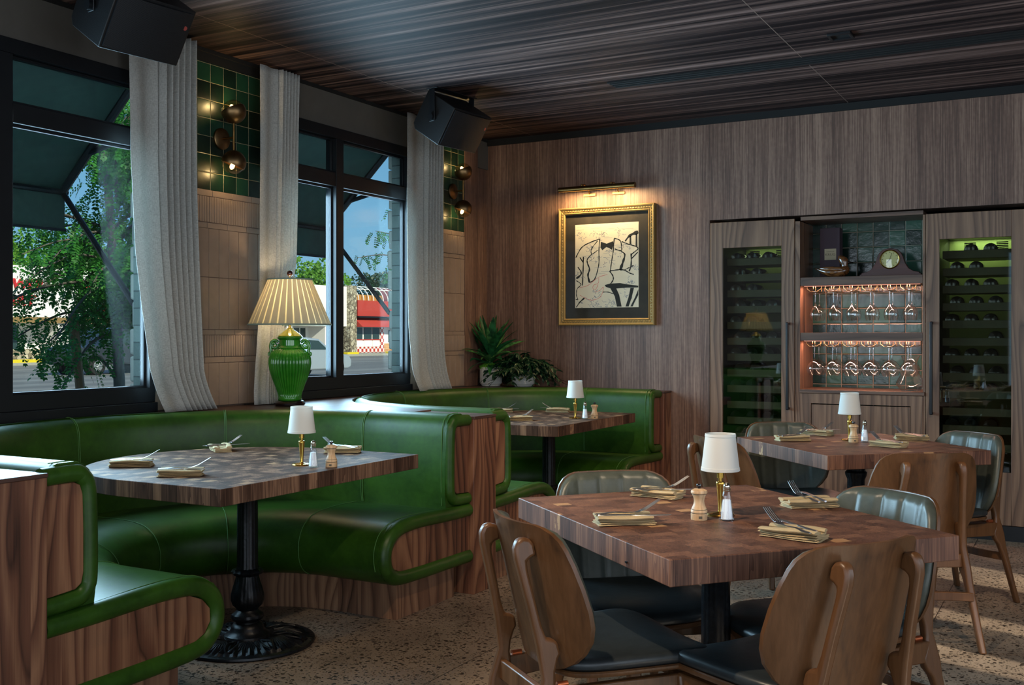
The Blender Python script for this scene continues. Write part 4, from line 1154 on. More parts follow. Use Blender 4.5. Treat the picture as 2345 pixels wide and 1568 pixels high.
curtain(T_([(6.075, 2.9), (6.065, 2.27), (6.075, 1.81), (6.095, 1.355), (6.14, 1.048), (6.19, 0.90)]), T_([(6.525, 2.9), (6.53, 1.84), (6.54, 1.197), (6.60, 0.90)]),
        'linen curtain by the booth corner, beside the potted plants', flat=0.44, folds=6, amp=0.042)

# ------------------------------------------------------------------ brass wall lamps
def sconce(y, label):
    t = thing('wall_lamp', label, 'wall lamp', (XW+0.003, y, 2.40), 0, 'double globe brass wall lamps')
    Tx = Matrix.Rotation(pi/2, 4, 'Y')
    MB().lathe([(0.0, 0.0), (0.060, 0.0), (0.060, 0.010), (0.055, 0.014), (0.012, 0.016), (0.0, 0.016)], 48, T=Tx).build('back_plate', 'brass_dark', t)
    mb = MB(); mb.cyl((0.012, 0, 0), (0.098, 0, 0), 0.006, n=14); mb.cyl((0.095, 0, -0.080), (0.095, 0, 0.085), 0.0065, n=14)
    mb.build('stem', 'brass_aged', t)
    for sg in (1, -1):
        tilt = Matrix.Translation((0.095, 0, sg*0.142+0.003)) @ Matrix.Rotation(radians(0 if sg > 0 else 180), 4, 'X') @ Matrix.Rotation(radians(-18), 4, 'Y') @ Matrix.Rotation(radians(12*sg), 4, 'X')
        r = 0.068; mb = MB(); n = 48
        prof = []
        for j in range(21):
            a = radians(lerp(-90, 14, j/20)); prof.append((r*cos(a), r*sin(a)))
        for j in range(20, -1, -1):
            a = radians(lerp(-90, 14, j/20)); prof.append(((r-0.002)*cos(a), (r-0.002)*sin(a)))
        mb.lathe(prof, n, T=tilt); mb.build('metal_shell', 'brass_dark', t)
        mb = MB(); prof = [((r-0.003)*cos(radians(lerp(8, 90, j/14))), (r-0.003)*sin(radians(lerp(8, 90, j/14)))) for j in range(15)]
        mb.lathe(prof, n, T=tilt, caps=False); mb.build('glass_dome', 'lamp_glass', t)
        MB().sphere((0, 0, 0.022), 0.013, 14, 10, T=tilt, sz=1.5).build('bulb', 'bulb_glow', t)
        MB().cyl((0, 0, -0.06), (0, 0, 0.008), 0.010, n=12, T=tilt).build('lamp_holder', 'brass_aged', t)
    return t
sconce(4.36, 'brass wall lamp with two globes on the tiled pier between the tall windows')
s2 = sconce(6.80, 'brass wall lamp with two globes half seen beside the corner curtain')

# ------------------------------------------------------------------ ceiling speakers
def speaker(loc, rz, tilt, label):
    t = thing('speaker', label, 'loudspeaker', loc, rz, 'black loudspeakers under the ceiling')
    # yoke fixed to the ceiling, cabinet tilted below it; local +Y is the front
    W, D, Hh = 0.39, 0.26, 0.26
    yk = MB(); yk.box(-W/2-0.012, W/2+0.012, -0.045, 0.045, -0.006, 0.0)
    for sg in (-1, 1): yk.box(sg*(W/2+0.009)-0.003, sg*(W/2+0.009)+0.003, -0.022, 0.022, -0.215, -0.006)
    yk.build('yoke', 'black_metal', t, bevel=0.002)
    Tm = Matrix.Translation((0, 0, -0.19)) @ Matrix.Rotation(radians(tilt), 4, 'X')
    prof = [(-D/2, -Hh/2+0.03), (-D/2+0.03, -Hh/2), (D/2-0.03, -Hh/2), (D/2, -Hh/2+0.0), (D/2, Hh/2), (-D/2, Hh/2)]
    TY = Matrix(((0, 0, 1, 0), (1, 0, 0, 0), (0, 1, 0, 0), (0, 0, 0, 1)))
    MB().prism(prof, -W/2, W/2, T=Tm @ TY).build('cabinet', 'speaker_black', t, bevel=0.004)
    g_ = MB(); rows = []
    for i in range(25):
        x = lerp(-W/2+0.012, W/2-0.012, i/24); b = 0.024*(1-(x/(W/2))**2)
        rows.append([(x, D/2-0.004, -Hh/2+0.012), (x, D/2+0.004+b, -Hh/2+0.012), (x, D/2+0.004+b, Hh/2-0.012), (x, D/2-0.004, Hh/2-0.012)])
    g_.grid(rows, T=Tm, closeu=True, caps=True); g_.build('grille', 'grille_black', t)
    MB().cyl((-W/2+0.035, D/2+0.004, 0.05), (-W/2+0.035, D/2+0.013, 0.05), 0.010, n=16, T=Tm).build('badge', 'red_badge', t)
    for sg in (-1, 1):
        MB().cyl((sg*(W/2+0.001), 0, 0), (sg*(W/2+0.03), 0, 0), 0.018, 0.022, n=18, T=Tm).build('knob', 'black_metal', t)
    return t
def mk_grille():
    g = G('grille_black'); c = g.co(); v = g.voro(c, 260, rnd=0.0)
    M['grille_black'] = g.pbr(g.ramp(v, [(0.25, hx('08090b')), (0.45, hx('1b2026'))]), 0.5, 0.2, g.bump(v, 0.4, 0.002))
mk_grille()
speaker((-3.64, 5.81, ZC+0.001), radians(-97), -33, 'black ceiling speaker hanging beside the corner curtain')
speaker((-3.66, 3.22, ZC+0.001), radians(-97), -33, 'black ceiling speaker cropped by the top edge of the picture')

# ------------------------------------------------------------------ painting and picture light
def painting():
    t = thing('framed_picture', 'gold framed ink drawing on pale paper hanging on the wood veneer wall', 'picture', (-3.208, YB, 1.83))
    W, Hh, fw, dp = 0.395, 0.452, 0.052, 0.048
    fr = MB()
    prof = [(0, 0.0), (0, -dp), (0.006, -dp-0.004), (0.014, -dp), (0.018, -dp+0.006), (0.038, -dp+0.010), (0.044, -dp+0.004), (0.052, -dp+0.012), (0.052, 0.0)]
    loops = []
    for (o_, y) in prof:
        loops.append([(-W+o_, y, -Hh+o_), (W-o_, y, -Hh+o_), (W-o_, y, Hh-o_), (-W+o_, y, Hh-o_)])
    fr.grid(loops, closeu=True, closev=True); fr.build('frame', 'gold_frame', t, flat=True)
    orn = MB(); k = 0
    def bead(x, z, a):
        Tm = Matrix.Translation((x, -dp+0.008, z)) @ Matrix.Rotation(a, 4, 'Y')
        orn.add([(-0.009, 0, -0.009), (0.009, 0, -0.009), (0.006, -0.006, 0.0), (-0.006, -0.006, 0.0), (0.0, -0.001, 0.011)], [(0, 1, 2, 3), (3, 2, 4), (0, 3, 4), (1, 4, 2)], T=Tm)
    m_ = 0.028
    n = 34
    for i in range(n):
        x = lerp(-W+m_, W-m_, (i+0.5)/n); bead(x, Hh-m_, pi*(i % 2)); bead(x, -Hh+m_, pi*(i % 2))
    n = 40
    for i in range(n):
        z = lerp(-Hh+m_, Hh-m_, (i+0.5)/n); bead(-W+m_, z, pi*(i % 2)+pi/2); bead(W-m_, z, pi*(i % 2)+pi/2)
    orn.build('carved_ornament', 'gold_frame', t, flat=True)
    MB().box(-W+fw-0.004, W-fw+0.004, -0.024, -0.016, -Hh+fw-0.004, Hh-fw+0.004).build('mat_board', 'mat_board', t)
    pw, ph = 0.262, 0.320; PZ = 0.002
    MB().box(-pw, pw, -0.026, -0.0242, PZ-ph, PZ+ph).build('print', 'print_paper', t)
    MB().box(-W+fw-0.003, W-fw+0.003, -0.0335, -0.0320, -Hh+fw-0.003, Hh-fw+0.003).build('glazing', 'frame_glass', t, flat=True)
    # drawing coordinates: photo crop pixels -> sheet
    def S(px, py): return (lerp(-pw, pw, (px-203)/(815-203)), lerp(PZ+ph, PZ-ph, (py-(505))/(1333-505)))
    def stroke(mb, pts, w, y=-0.0265):
        P2 = [S(*p) for p in pts]; sp = smooth_path([(a, b, 0) for a, b in P2], 5) if len(P2) > 2 else [Vector((a, b, 0)) for a, b in P2]
        L_, R_ = [], []; m = len(sp)
        for i, p in enumerate(sp):
            d = sp[min(i+1, m-1)]-sp[max(i-1, 0)]; d.normalize() if d.length > 0 else None
            nn = Vector((-d.y, d.x, 0)); ww = w[0]+(w[1]-w[0])*i/(m-1) if isinstance(w, tuple) else w
            ww *= 1+0.25*sin(i*1.7)
            a = p+nn*ww; b = p-nn*ww
            L_.append((max(-pw, min(pw, a.x)), y, a.y)); R_.append((max(-pw, min(pw, b.x)), y, b.y))
        mb.grid([L_, R_])
    ink = MB(); B = 0.0038
    for pts, w in [([(210, 830), (265, 735), (340, 690), (445, 655)], B), ([(445, 655), (437, 770), (438, 880), (425, 960), (395, 1050), (345, 1083)], B), ([(425, 672), (365, 750), (370, 800), (425, 765)], 0.003),
                   ([(370, 800), (325, 850), (325, 890), (345, 950), (330, 1010), (345, 1083)], (0.003, 0.008)), ([(585, 655), (575, 780), (560, 880), (547, 970)], B), ([(585, 655), (640, 680), (655, 740), (650, 780), (590, 760)], B),
                   ([(650, 785), (685, 820), (665, 900), (640, 970)], (0.003, 0.012)), ([(655, 690), (720, 720), (790, 745), (808, 770), (760, 810), (745, 830)], B), ([(745, 810), (745, 920), (725, 985)], 0.005), ([(808, 800), (750, 860)], B),
                   ([(540, 975), (620, 965), (680, 970), (730, 1000), (770, 1015)], B), ([(540, 975), (570, 1020), (575, 1060), (550, 1100)], 0.0045), ([(680, 970), (720, 950), (770, 925)], 0.003),
                   ([(285, 825), (282, 960), (275, 1110)], 0.0045), ([(250, 830), (283, 880)], 0.004), ([(230, 925), (265, 990), (215, 1040)], (0.003, 0.008)), ([(215, 1060), (262, 1100), (225, 1140), (215, 1200), (230, 1250), (208, 1245)], 0.003),
                   ([(215, 1325), (250, 1275), (295, 1235)], (0.003, 0.006)), ([(475, 1180), (530, 1182), (575, 1200)], 0.003), ([(688, 690), (735, 635), (812, 605)], (0.004, 0.014)), ([(738, 640), (738, 720)], 0.006), ([(795, 620), (795, 745)], 0.006)]:
        stroke(ink, pts, w)
    # solid dark table in the foreground of the drawing and the bow
    def solid(poly): 
        P2 = [S(*p) for p in poly]; ink.add([(max(-pw, min(pw, a)), -0.02655, b) for a, b in P2], [tuple(range(len(P2)))])
    solid([(492, 1112), (540, 1098), (640, 1095), (700, 1108), (812, 1125), (812, 1142), (700, 1142), (600, 1148), (540, 1142), (505, 1130)])
    solid([(545, 1140), (605, 1148), (632, 1210), (655, 1325), (610, 1325), (590, 1225)])
    solid([(738, 1145), (772, 1145), (750, 1240), (722, 1325), (692, 1325), (722, 1230)]); solid([(812, 1160), (812, 1215), (775, 1290), (760, 1325), (738, 1325), (780, 1240)])
    solid([(455, 683), (512, 705), (508, 738), (470, 768), (452, 740)]); solid([(512, 705), (575, 683), (580, 720), (562, 768), (535, 748), (508, 738)])
    ink.build('ink_strokes', 'print_ink', t, flat=True, merge=False)
    rd = MB()
    for pts in [[(245, 1130), (330, 1110), (430, 1035), (520, 1008)], [(435, 1040), (430, 1090), (385, 1110), (380, 1145), (405, 1155), (430, 1100)], [(250, 1205), (300, 1235), (370, 1258), (440, 1235), (470, 1190), (480, 1130), (450, 1160), (400, 1180)]]: stroke(rd, pts, 0.0016)
    rd.build('red_line', 'print_red', t, flat=True, merge=False)
    pl = MB(); rnd = random.Random(3)
    for cx_, cy_, sp_ in [(250, 610, 45), (400, 610, 55), (470, 620, 30), (640, 600, 55), (340, 740, 40), (700, 720, 60), (380, 850, 50), (480, 870, 90), (600, 830, 70), (760, 960, 50), (230, 1010, 30), (290, 1300, 70), (400, 1290, 70), (420, 1200, 45), (690, 1190, 50), (740, 1080, 22), (590, 1280, 60), (500, 1310, 60)]:
        for q in range(9):
            x = cx_+rnd.uniform(-sp_, sp_); y = cy_+rnd.uniform(-sp_, sp_)*0.7; pts = [(x, y)]
            for _ in range(3): x += rnd.uniform(-20, 20); y += rnd.uniform(-20, 20); pts.append((x, y))
            pts = [(min(812, max(206, a)), min(1328, max(512, b))) for a, b in pts]
            stroke(pl, pts, 0.0011, y=-0.0262)
    for q in range(40):
        x = rnd.uniform(210, 700); y = rnd.uniform(520, 1000); stroke(pl, [(x, y), (x+rnd.uniform(30, 90), y+rnd.uniform(-6, 6))], 0.0006, y=-0.0262)
    pl.build('fine_sketching', 'print_pale_ink', t, flat=True, merge=False)
plain('gold_frame', '957a46', 0.55, 0.35)
painting()
def picture_light():
    t = thing('picture_light', 'slim brass picture light mounted above the gold framed picture', 'picture light', (-3.235, YB, 2.41))
    tub = MB(); n = 28; r = 0.021
    for (x0, x1) in ((-0.31, 0.31),):
        rows = []
        for x in (x0, x1):
            rows.append([(x, -0.15+r*cos(a), r*sin(a)) for a in [radians(-50+280*i/n) for i in range(n+1)]]+[(x, -0.15+(r-0.002)*cos(a), (r-0.002)*sin(a)) for a in [radians(230-280*i/n) for i in range(n+1)]])
        tub.grid(rows, closeu=True, caps=True)
    tub.build('tube', 'brass_aged', t)
    for sg in (-1, 1): MB().cyl((sg*0.309, -0.15, 0), (sg*0.312, -0.15, 0), r, n=24).build('end_cap', 'brass_aged', t)
    MB().cyl((-0.29, -0.15, 0.002), (0.29, -0.15, 0.002), 0.006, n=10).build('lamp_strip', 'picture_glow', t)
    for x in (-0.12, 0.12):
        mb = MB(); mb.tube(smooth_path([(x, -0.004, -0.03), (x, -0.05, 0.015), (x, -0.10, 0.035), (x, -0.15, 0.026)], 5), 0.005, 10); mb.sphere((x, -0.15, 0.027), 0.009, 12, 8)
        mb.build('arm', 'brass_aged', t)
        MB().box(x-0.05, x+0.05, -0.012, -0.0005, -0.042, -0.022).build('wall_bracket', 'brass_aged', t, bevel=0.002)
picture_light()

# ------------------------------------------------------------------ wine cabinets
def wine_cabinet(x0, x1, gx0, gx1, hx_, zt, label, toe=True):
    t = thing('wine_cabinet', label, 'wine cabinet', (0, 0, 0), 0, None)
    yf, yd = YB-0.05, YB-0.028
    zb = 0.10; gz0, gz1 = 0.434, 1.925
    dr = MB()
    dr.box(x0, gx0, yf, yd, zb, zt); dr.box(gx1, x1, yf, yd, zb, zt); dr.box(gx0, gx1, yf, yd, gz1, zt); dr.box(gx0, gx1, yf, yd, zb, gz0)
    d = dr.build('door', 'walnut_door', t, bevel=0.0015, seg=1)
    MB().box(gx0-0.001, gx1+0.001, yf+0.006, yf+0.012, gz0-0.001, gz1+0.001).build('pane', 'fridge_glass', d, flat=True)
    h = MB(); h.box(hx_-0.010, hx_+0.010, yf-0.045, yf-0.030, 0.785, 1.392)
    for z in (0.795, 1.382): h.box(hx_-0.010, hx_+0.010, yf-0.032, yf+0.001, z-0.009, z+0.009)
    h.build('handle', 'black_metal', d, bevel=0.006, seg=3)
    # black liner
    bd = MB(); yb = YB+0.56
    bd.box(x0+0.01, gx0-0.002, yd+0.002, yb, zb, zt-0.02); bd.box(gx1+0.002, x1-0.01, yd+0.002, yb, zb, zt-0.02)
    bd.box(gx0-0.002, gx1+0.002, yd+0.002, yb-0.02, 1.96, zt-0.02); bd.box(gx0-0.002, gx1+0.002, yd+0.002, yb-0.02, zb, 0.42)
    bd.build('liner', 'fridge_black', t, flat=True)
    MB().box(gx0-0.002, gx1+0.002, yb-0.02, yb, zb, zt-0.02).build('rear_liner', 'fridge_liner', t, flat=True)
    MB().box(x0+0.005, x1-0.005, yf+0.01, yf+0.05, 0.0, zb-0.004).build('toe_kick', 'black_metal', t, flat=True)
    # vent slots at the top of the interior
    v = MB()
    for c_ in (lerp(gx0, gx1, 0.38), lerp(gx0, gx1, 0.84)):
        for k in range(5): v.box(c_-0.035, c_+0.035, YB+0.20, YB+0.215, 1.865+0.011*k, 1.871+0.011*k)
    v.build('vent_slats', 'reveal_black', t, flat=True)
    k = 0; z = 1.800
    while z > 0.45:
        MB().box(gx0+0.012, gx1-0.003, yd+0.045, yd+0.066, z, z+0.052).build('shelf_front', 'fridge_slat', t, bevel=0.002, seg=1)
        MB().box(gx0+0.012, gx1-0.003, yd+0.066, yb-0.16, z+0.004, z+0.010).build('shelf_board', 'fridge_black', t, flat=True)
        z -= 0.1135; k += 1
    return t
wine_cabinet(-2.385, -1.782, -2.292, -1.872, -1.822, 2.108, 'tall walnut wine cabinet with glass door, left of the hanging glasses')
wine_cabinet(-0.930, -0.322, -0.847, -0.424, -0.893, 2.092, 'tall walnut wine cabinet with glass door, right of the hanging glasses')
def bottle_mb():
    mb = MB(); T_ = Matrix.Rotation(-pi/2, 4, 'X')
    mb.lathe([(0.0, 0.006), (0.030, 0.002), (0.041, 0.0), (0.0435, 0.008), (0.0435, 0.175), (0.038, 0.20), (0.018, 0.235), (0.015, 0.25), (0.015, 0.30), (0.0, 0.30)], 22, T=T_)
    return mb
BT = bottle_mb().build('wine_bottle', 'bottle_glass'); first = True; rnd = random.Random(11)
for ci, (gx0, gx1) in enumerate(((-2.292, -1.872), (-0.847, -0.424))):
    z = 1.800; r_ = 0
    while z > 0.45:
        xs = [gx0+0.065+0.115*i for i in range(4)] if r_ % 2 == 0 else [gx0+0.095+0.115*i for i in range(3)]
        for x in xs:
            if x > gx1-0.04: continue
            if rnd.random() < 0.12: continue
            if first: o = BT; first = False
            else: o = BT.copy(); COL.objects.link(o)
            o.location = (x, YB+0.046+rnd.uniform(0, 0.02), z+0.010+0.0437)
            tag(o, 'dark wine bottle lying on a shelf inside the %s wine cabinet' % ('left' if ci == 0 else 'right'), 'bottle', 'bottles in the %s wine cabinet' % ('left' if ci == 0 else 'right'))
        z -= 0.1135; r_ += 1

# ------------------------------------------------------------------ bar niche between the wine cabinets
NX0, NX1 = -1.744, -0.948
def niche():
    t = thing('bar_niche', 'walnut bar niche with green tiled back and shelves between the wine cabinets', 'bar unit', (0, 0, 0))
    yf = YB-0.05; yb = YB+0.34
    s = MB()
    s.box(NX0-0.034, NX0, yf+0.004, yb, 0.10, 2.09); s.box(NX1, NX1+0.014, yf+0.004, yb, 0.10, 2.09)
    s.build('side_panel', 'walnut_door', t, bevel=0.001, seg=1)
    MB().box(NX0, NX1, yf+0.02, yb, 2.095, 2.12).build('top_panel', 'walnut_shelf', t)
    MB().box(NX0-0.034, NX1+0.014, yb, yb+0.012, 0.10, 2.12).build('tiled_back', 'niche_tile', t, flat=True)
    for z0, z1 in ((1.642, 1.700), (1.264, 1.320)):
        MB().box(NX0+0.001, NX1-0.001, yf+0.006, yb-0.001, z0, z1).build('shelf', 'walnut_shelf', t, bevel=0.002)
        MB().box(NX0+0.02, NX1-0.02, yf+0.035, yf+0.043, z0-0.004, z0-0.0005).build('led_strip', 'led_glow', t, flat=True)
    MB().box(NX0-0.002, NX1+0.012, yf-0.012, yb-0.001, 0.905, 0.930).build('counter', 'walnut_shelf', t, bevel=0.003)
    fr = MB(); fr.box(NX0, NX1, yf, yf+0.02, 0.835, 0.903); fr.box(NX0, NX0+0.075, yf, yf+0.02, 0.10, 0.835); fr.box(NX1-0.075, NX1, yf, yf+0.02, 0.10, 0.835); fr.box(NX0+0.075, NX1-0.075, yf, yf+0.02, 0.10, 0.16)
    fr.build('face_frame', 'walnut_door', t, bevel=0.001, seg=1)
    xm = (NX0+NX1)/2
    for a, b in ((NX0+0.078, xm-0.002), (xm+0.002, NX1-0.078)):
        MB().box(a, b, yf+0.003, yf+0.02, 0.163, 0.828).build('door', 'walnut_door', t, bevel=0.001, seg=1)
    MB().box(NX0-0.03, NX1+0.01, yf+0.012, yf+0.05, 0.0, 0.096).build('toe_kick', 'black_metal', t)
niche()
def wire_rack(z, label, x_first):
    t = thing('glass_rack', label, 'glass rack', (0, 0, z))
    for k in range(8):
        x = x_first+0.1225*k
        if x+0.035 > NX1-0.005: continue
        mb = MB(); y0, y1 = YB-0.025, YB+0.26
        for sg, (a, b) in ((-1, (x-0.035, x-0.008)), (1, (x+0.035, x+0.008))):
            # each rail: hanger, flare out, inner lip
            for y in (y0+0.02, y1):
                mb.tube([(b, y, -0.0005), (b, y, -0.022)], 0.0018, 6)
        for xx in (x-0.048, x+0.048):
            mb.tube([(xx, y0+0.01, -0.0005), (xx, y0+0.01, -0.020), (lerp(xx, x, 0.55), y0-0.006, -0.0385), (lerp(xx, x, 0.72), y0+0.02, -0.0385), (lerp(xx, x, 0.72), y1, -0.0385), (lerp(xx, x, 0.8), y1, -0.012)], 0.0018, 6)
        mb.tube([(x-0.048, y1-0.02, -0.0006), (x-0.048, y1-0.02, -0.030), (x-0.014, y1-0.02, -0.0385)], 0.0018, 6)
        mb.tube([(x+0.048, y1-0.02, -0.0006), (x+0.048, y1-0.02, -0.030), (x+0.014, y1-0.02, -0.0385)], 0.0018, 6)
        mb.build('wire_rail', 'gold_wire', t)
wire_rack(1.642, 'gold wire rack under the upper bar shelf', -1.655)
wire_rack(1.264, 'gold wire rack under the lower bar shelf', -1.660)
def glass_mb(r, h_bowl, h_stem, rim):
    mb = MB(); H_ = h_bowl+h_stem
    # built hanging: z=0 is the foot, going down
    prof = [(0.0, 0.0), (0.034, -0.001), (0.036, -0.0025), (0.012, -0.005), (0.0042, -0.012), (0.0036, -h_stem+0.012), (0.006, -h_stem), (r*0.45, -h_stem-h_bowl*0.10), (r*0.82, -h_stem-h_bowl*0.30), (r, -h_stem-h_bowl*0.52), (r*0.96, -h_stem-h_bowl*0.72), (rim, -H_)]
    mb.lathe(prof, 28, caps=False); return mb
W1 = glass_mb(0.039, 0.105, 0.100, 0.030).build('wine_glass', 'drink_glass'); W2 = glass_mb(0.056, 0.110, 0.095, 0.037).build('wine_glass', 'drink_glass')
for proto, z, xf, n, gname, rows_ in ((W1, 1.642, -1.655, 6, 'upper', 0), (W2, 1.264, -1.660, 6, 'lower', 0)):
    first = True
    for k in range(n):
        for dpt, yy in (('front', YB+0.02), ('rear', YB+0.15)):
            o = proto if first else proto.copy()
            if not first: COL.objects.link(o)
            first = False
            o.location = (xf+0.1225*k, yy, z-0.0385+0.0045)
            col = ['leftmost', 'second', 'third', 'fourth', 'fifth', 'rightmost'][k]
            tag(o, '%s stemmed glass hanging upside down from the %s rack, %s row' % (col, gname, dpt), 'wine glass', 'glasses hanging from the %s rack' % gname)
# decanter
dc = MB(); 
dc.lathe([(0.0, 0.0), (0.060, 0.0), (0.088, 0.035), (0.092, 0.05), (0.075, 0.085), (0.048, 0.130), (0.040, 0.165), (0.046, 0.200), (0.060, 0.232)], 40, caps=False)
o = dc.build('decanter', 'drink_glass'); o.location = (-1.045, YB+0.10, 0.9305); tag(o, 'wide clear glass decanter at the right end of the bar counter', 'decanter')

# clock, duck, gift box on top shelf
def clock():
    t = thing('mantel_clock', 'dark wooden mantel clock with round dial on the top bar shelf', 'clock', (-1.165, YB+0.06, 1.7005))
    half = [(0.196, 0.0), (0.196, 0.012), (0.185, 0.014), (0.185, 0.022), (0.150, 0.028), (0.118, 0.048), (0.095, 0.085), (0.082, 0.125), (0.068, 0.155), (0.045, 0.176), (0.0, 0.186)]
    poly = half+[(-x, z) for x, z in half[::-1][1:]]
    T = Matrix(((1, 0, 0, 0), (0, 0, -1, 0), (0, 1, 0, 0), (0, 0, 0, 1)))
    MB().prism(poly, -0.03, 0.03, T=T).build('case', 'clock_wood', t, bevel=0.002)
    TC = Matrix.Translation((0, -0.030, 0.110)) @ Matrix.Rotation(pi/2, 4, 'X')
    MB().lathe([(0.0, 0.0), (0.058, 0.0), (0.058, 0.003), (0.0, 0.003)], 48, T=TC).build('dial', 'dial', t)
    MB().lathe([(0.057, 0.0), (0.064, 0.001), (0.065, 0.006), (0.060, 0.010), (0.057, 0.006)], 48, T=TC, caps=False).build('bezel', 'brass', t)
    hr = MB()
    for k in range(12):
        a = 2*pi*k/12; hr.tube([(0.043*sin(a), -0.0338, 0.110+0.043*cos(a)), (0.052*sin(a), -0.0338, 0.110+0.052*cos(a))], 0.0014 if k % 3 else 0.002, 4)
    hr.build('numerals', 'label_ink', t)
    hd = MB(); hd.tube([(0, -0.036, 0.110), (0.012, -0.036, 0.152)], 0.0012, 4); hd.tube([(0, -0.0355, 0.110), (-0.020, -0.0355, 0.088)], 0.0017, 4); hd.sphere((0, -0.036, 0.110), 0.003, 8, 6)
    hd.build('hands', 'dark_base', t)
    MB().lathe([(0.0, 0.009), (0.03, 0.0085), (0.057, 0.006)], 40, T=TC, caps=False).build('glass', 'lamp_glass', t)
clock()
def duck():
    t = thing('duck_figure', 'carved dark wooden duck decoy on the top bar shelf', 'ornament', (-1.515, YB+0.03, 1.7005))
    # trunk as stacked cross-sections from tail to breast
    secs = [(-0.150, 0.004, 0.0015, 0.064), (-0.135, 0.010, 0.004, 0.060), (-0.115, 0.018, 0.010, 0.052), (-0.09, 0.030, 0.022, 0.043), (-0.06, 0.040, 0.031, 0.036), (-0.02, 0.047, 0.036, 0.034), (0.02, 0.047, 0.037, 0.035), (0.05, 0.040, 0.036, 0.040), (0.07, 0.030, 0.031, 0.046), (0.083, 0.016, 0.020, 0.050), (0.088, 0.004, 0.006, 0.052)]
    rows = []
    for x, ry, rz_, cz in secs:
        rows.append([(x, ry*cos(a), max(0.0005, cz+rz_*sin(a))) for a in [2*pi*i/20 for i in range(20)]])
    b = MB(); b.grid(rows, closeu=True, caps=True); b.build('body', 'duck_wood', t, angle=70)
    h = MB(); rows = []
    for x, z, rx, ry in [(0.055, 0.050, 0.026, 0.022), (0.056, 0.070, 0.021, 0.018), (0.054, 0.085, 0.022, 0.019), (0.050, 0.100, 0.030, 0.021), (0.046, 0.118, 0.033, 0.021), (0.040, 0.132, 0.030, 0.018), (0.032, 0.143, 0.020, 0.012), (0.026, 0.148, 0.006, 0.004)]:
        rows.append([(x+rx*cos(a), ry*sin(a), z) for a in [2*pi*i/18 for i in range(18)]])
    h.grid(rows, closeu=True, caps=True); h.build('head', 'duck_wood', t, angle=70)
    rows = []
    for x, z, rz_, ry in [(0.070, 0.103, 0.012, 0.012), (0.085, 0.098, 0.008, 0.010), (0.102, 0.095, 0.004, 0.010), (0.112, 0.095, 0.002, 0.007)]:
        rows.append([(x, ry*cos(a), z+rz_*sin(a)) for a in [2*pi*i/12 for i in range(12)]])
    MB().grid(rows, closeu=True, caps=True).build('bill', 'dark_base', t)
    for sg in (-1, 1): MB().sphere((0.062, sg*0.0185, 0.118), 0.004, 10, 8).build('eye', 'finial', t)
    for sg in (-1, 1):
        rows = []
        for x, w, zc in ((-0.11, 0.002, 0.062), (-0.07, 0.012, 0.058), (-0.02, 0.018, 0.054), (0.03, 0.014, 0.052), (0.05, 0.003, 0.050)):
            rows.append([(x, sg*(0.036+0.006*cos(a)) if x > -0.1 else sg*0.02, zc+w*sin(a)) for a in [2*pi*i/12 for i in range(12)]])
        MB().grid(rows, closeu=True, caps=True).build('wing', 'duck_wood', t)
duck()
def gift_box():
    t = thing('bottle_box', 'tall plum purple bottle box with cream label on the top bar shelf', 'box', (-1.585, YB+0.20, 1.7005))
    MB().box(-0.068, 0.068, -0.05, 0.05, 0, 0.352).build('box', 'box_purple', t, bevel=0.002)
    MB().box(-0.036, 0.044, -0.0515, -0.0502, 0.128, 0.206).build('label', 'label_cream', t)
    T = Matrix.Translation((0.004, -0.0518, 0.165)) @ Matrix.Rotation(pi/2, 4, 'X')
    text('KRUG', 0.024, 0.0002, 'label_ink', t, T, sx=1.1)
    T = Matrix.Translation((0.004, -0.0518, 0.186)) @ Matrix.Rotation(pi/2, 4, 'X')
    text('CHAMPAGNE', 0.009, 0.0002, 'label_ink', t, T)
gift_box()

# ------------------------------------------------------------------ potted plants
def pot(t, r, h):
    m_ = MB()
    m_.lathe([(r*0.80, 0.0), (r*0.86, 0.004), (r*0.88, 0.012), (r*0.97, 0.018), (r, 0.024), (r, h-0.006), (r*0.985, h), (r*0.93, h), (r*0.93, h-0.025), (0.0, h-0.025)], 56); m_.build('pot', 'white_ceramic', t)
    b = MB()
    for k in range(18):
        a = 2*pi*k/18
        for j in range(14):
            z = 0.028+(h-0.042)*j/13
            w = 0.0105 if j % 1 == 0 else 0
            T = Matrix.Rotation(a, 4, 'Z') @ Matrix.Translation((r, 0, z))
            b.box(-0.001, 0.0022, -w, w, -0.0022, 0.0022, T=T)
    b.build('pot_relief', 'white_ceramic', t, bevel=0.0008, seg=1)
def leaf_blade(mb, base, dirv, length, width, droop, curl=0.12, n=8, twist=0.0, mi=0):
    d = Vector(dirv).normalized(); side = d.cross(Vector((0, 0, 1)))
    if side.length < 0.1: side = Vector((1, 0, 0))
    side.normalize(); side = Matrix.Rotation(twist, 3, d) @ side
    p = Vector(base); rows = []; step = length/n; cur = d.copy()
    for i in range(n+1):
        v = i/n; w = width*sin(pi*min(1, v*0.93+0.05))**0.8*(1-v*0.25)
        up = side.cross(cur).normalized()
        c_ = up*(w*curl)
        rows.append([tuple(p-side*w+c_), tuple(p-side*w*0.5+c_*0.25), tuple(p), tuple(p+side*w*0.5+c_*0.25), tuple(p+side*w+c_)])
        cur = (cur+Vector((0, 0, -droop/n))).normalized(); p = p+cur*step
    mb.grid(rows, mi)
mk_leaf('leaf_streak', hx('14452a'), hx('5d9a55'), 0.2)
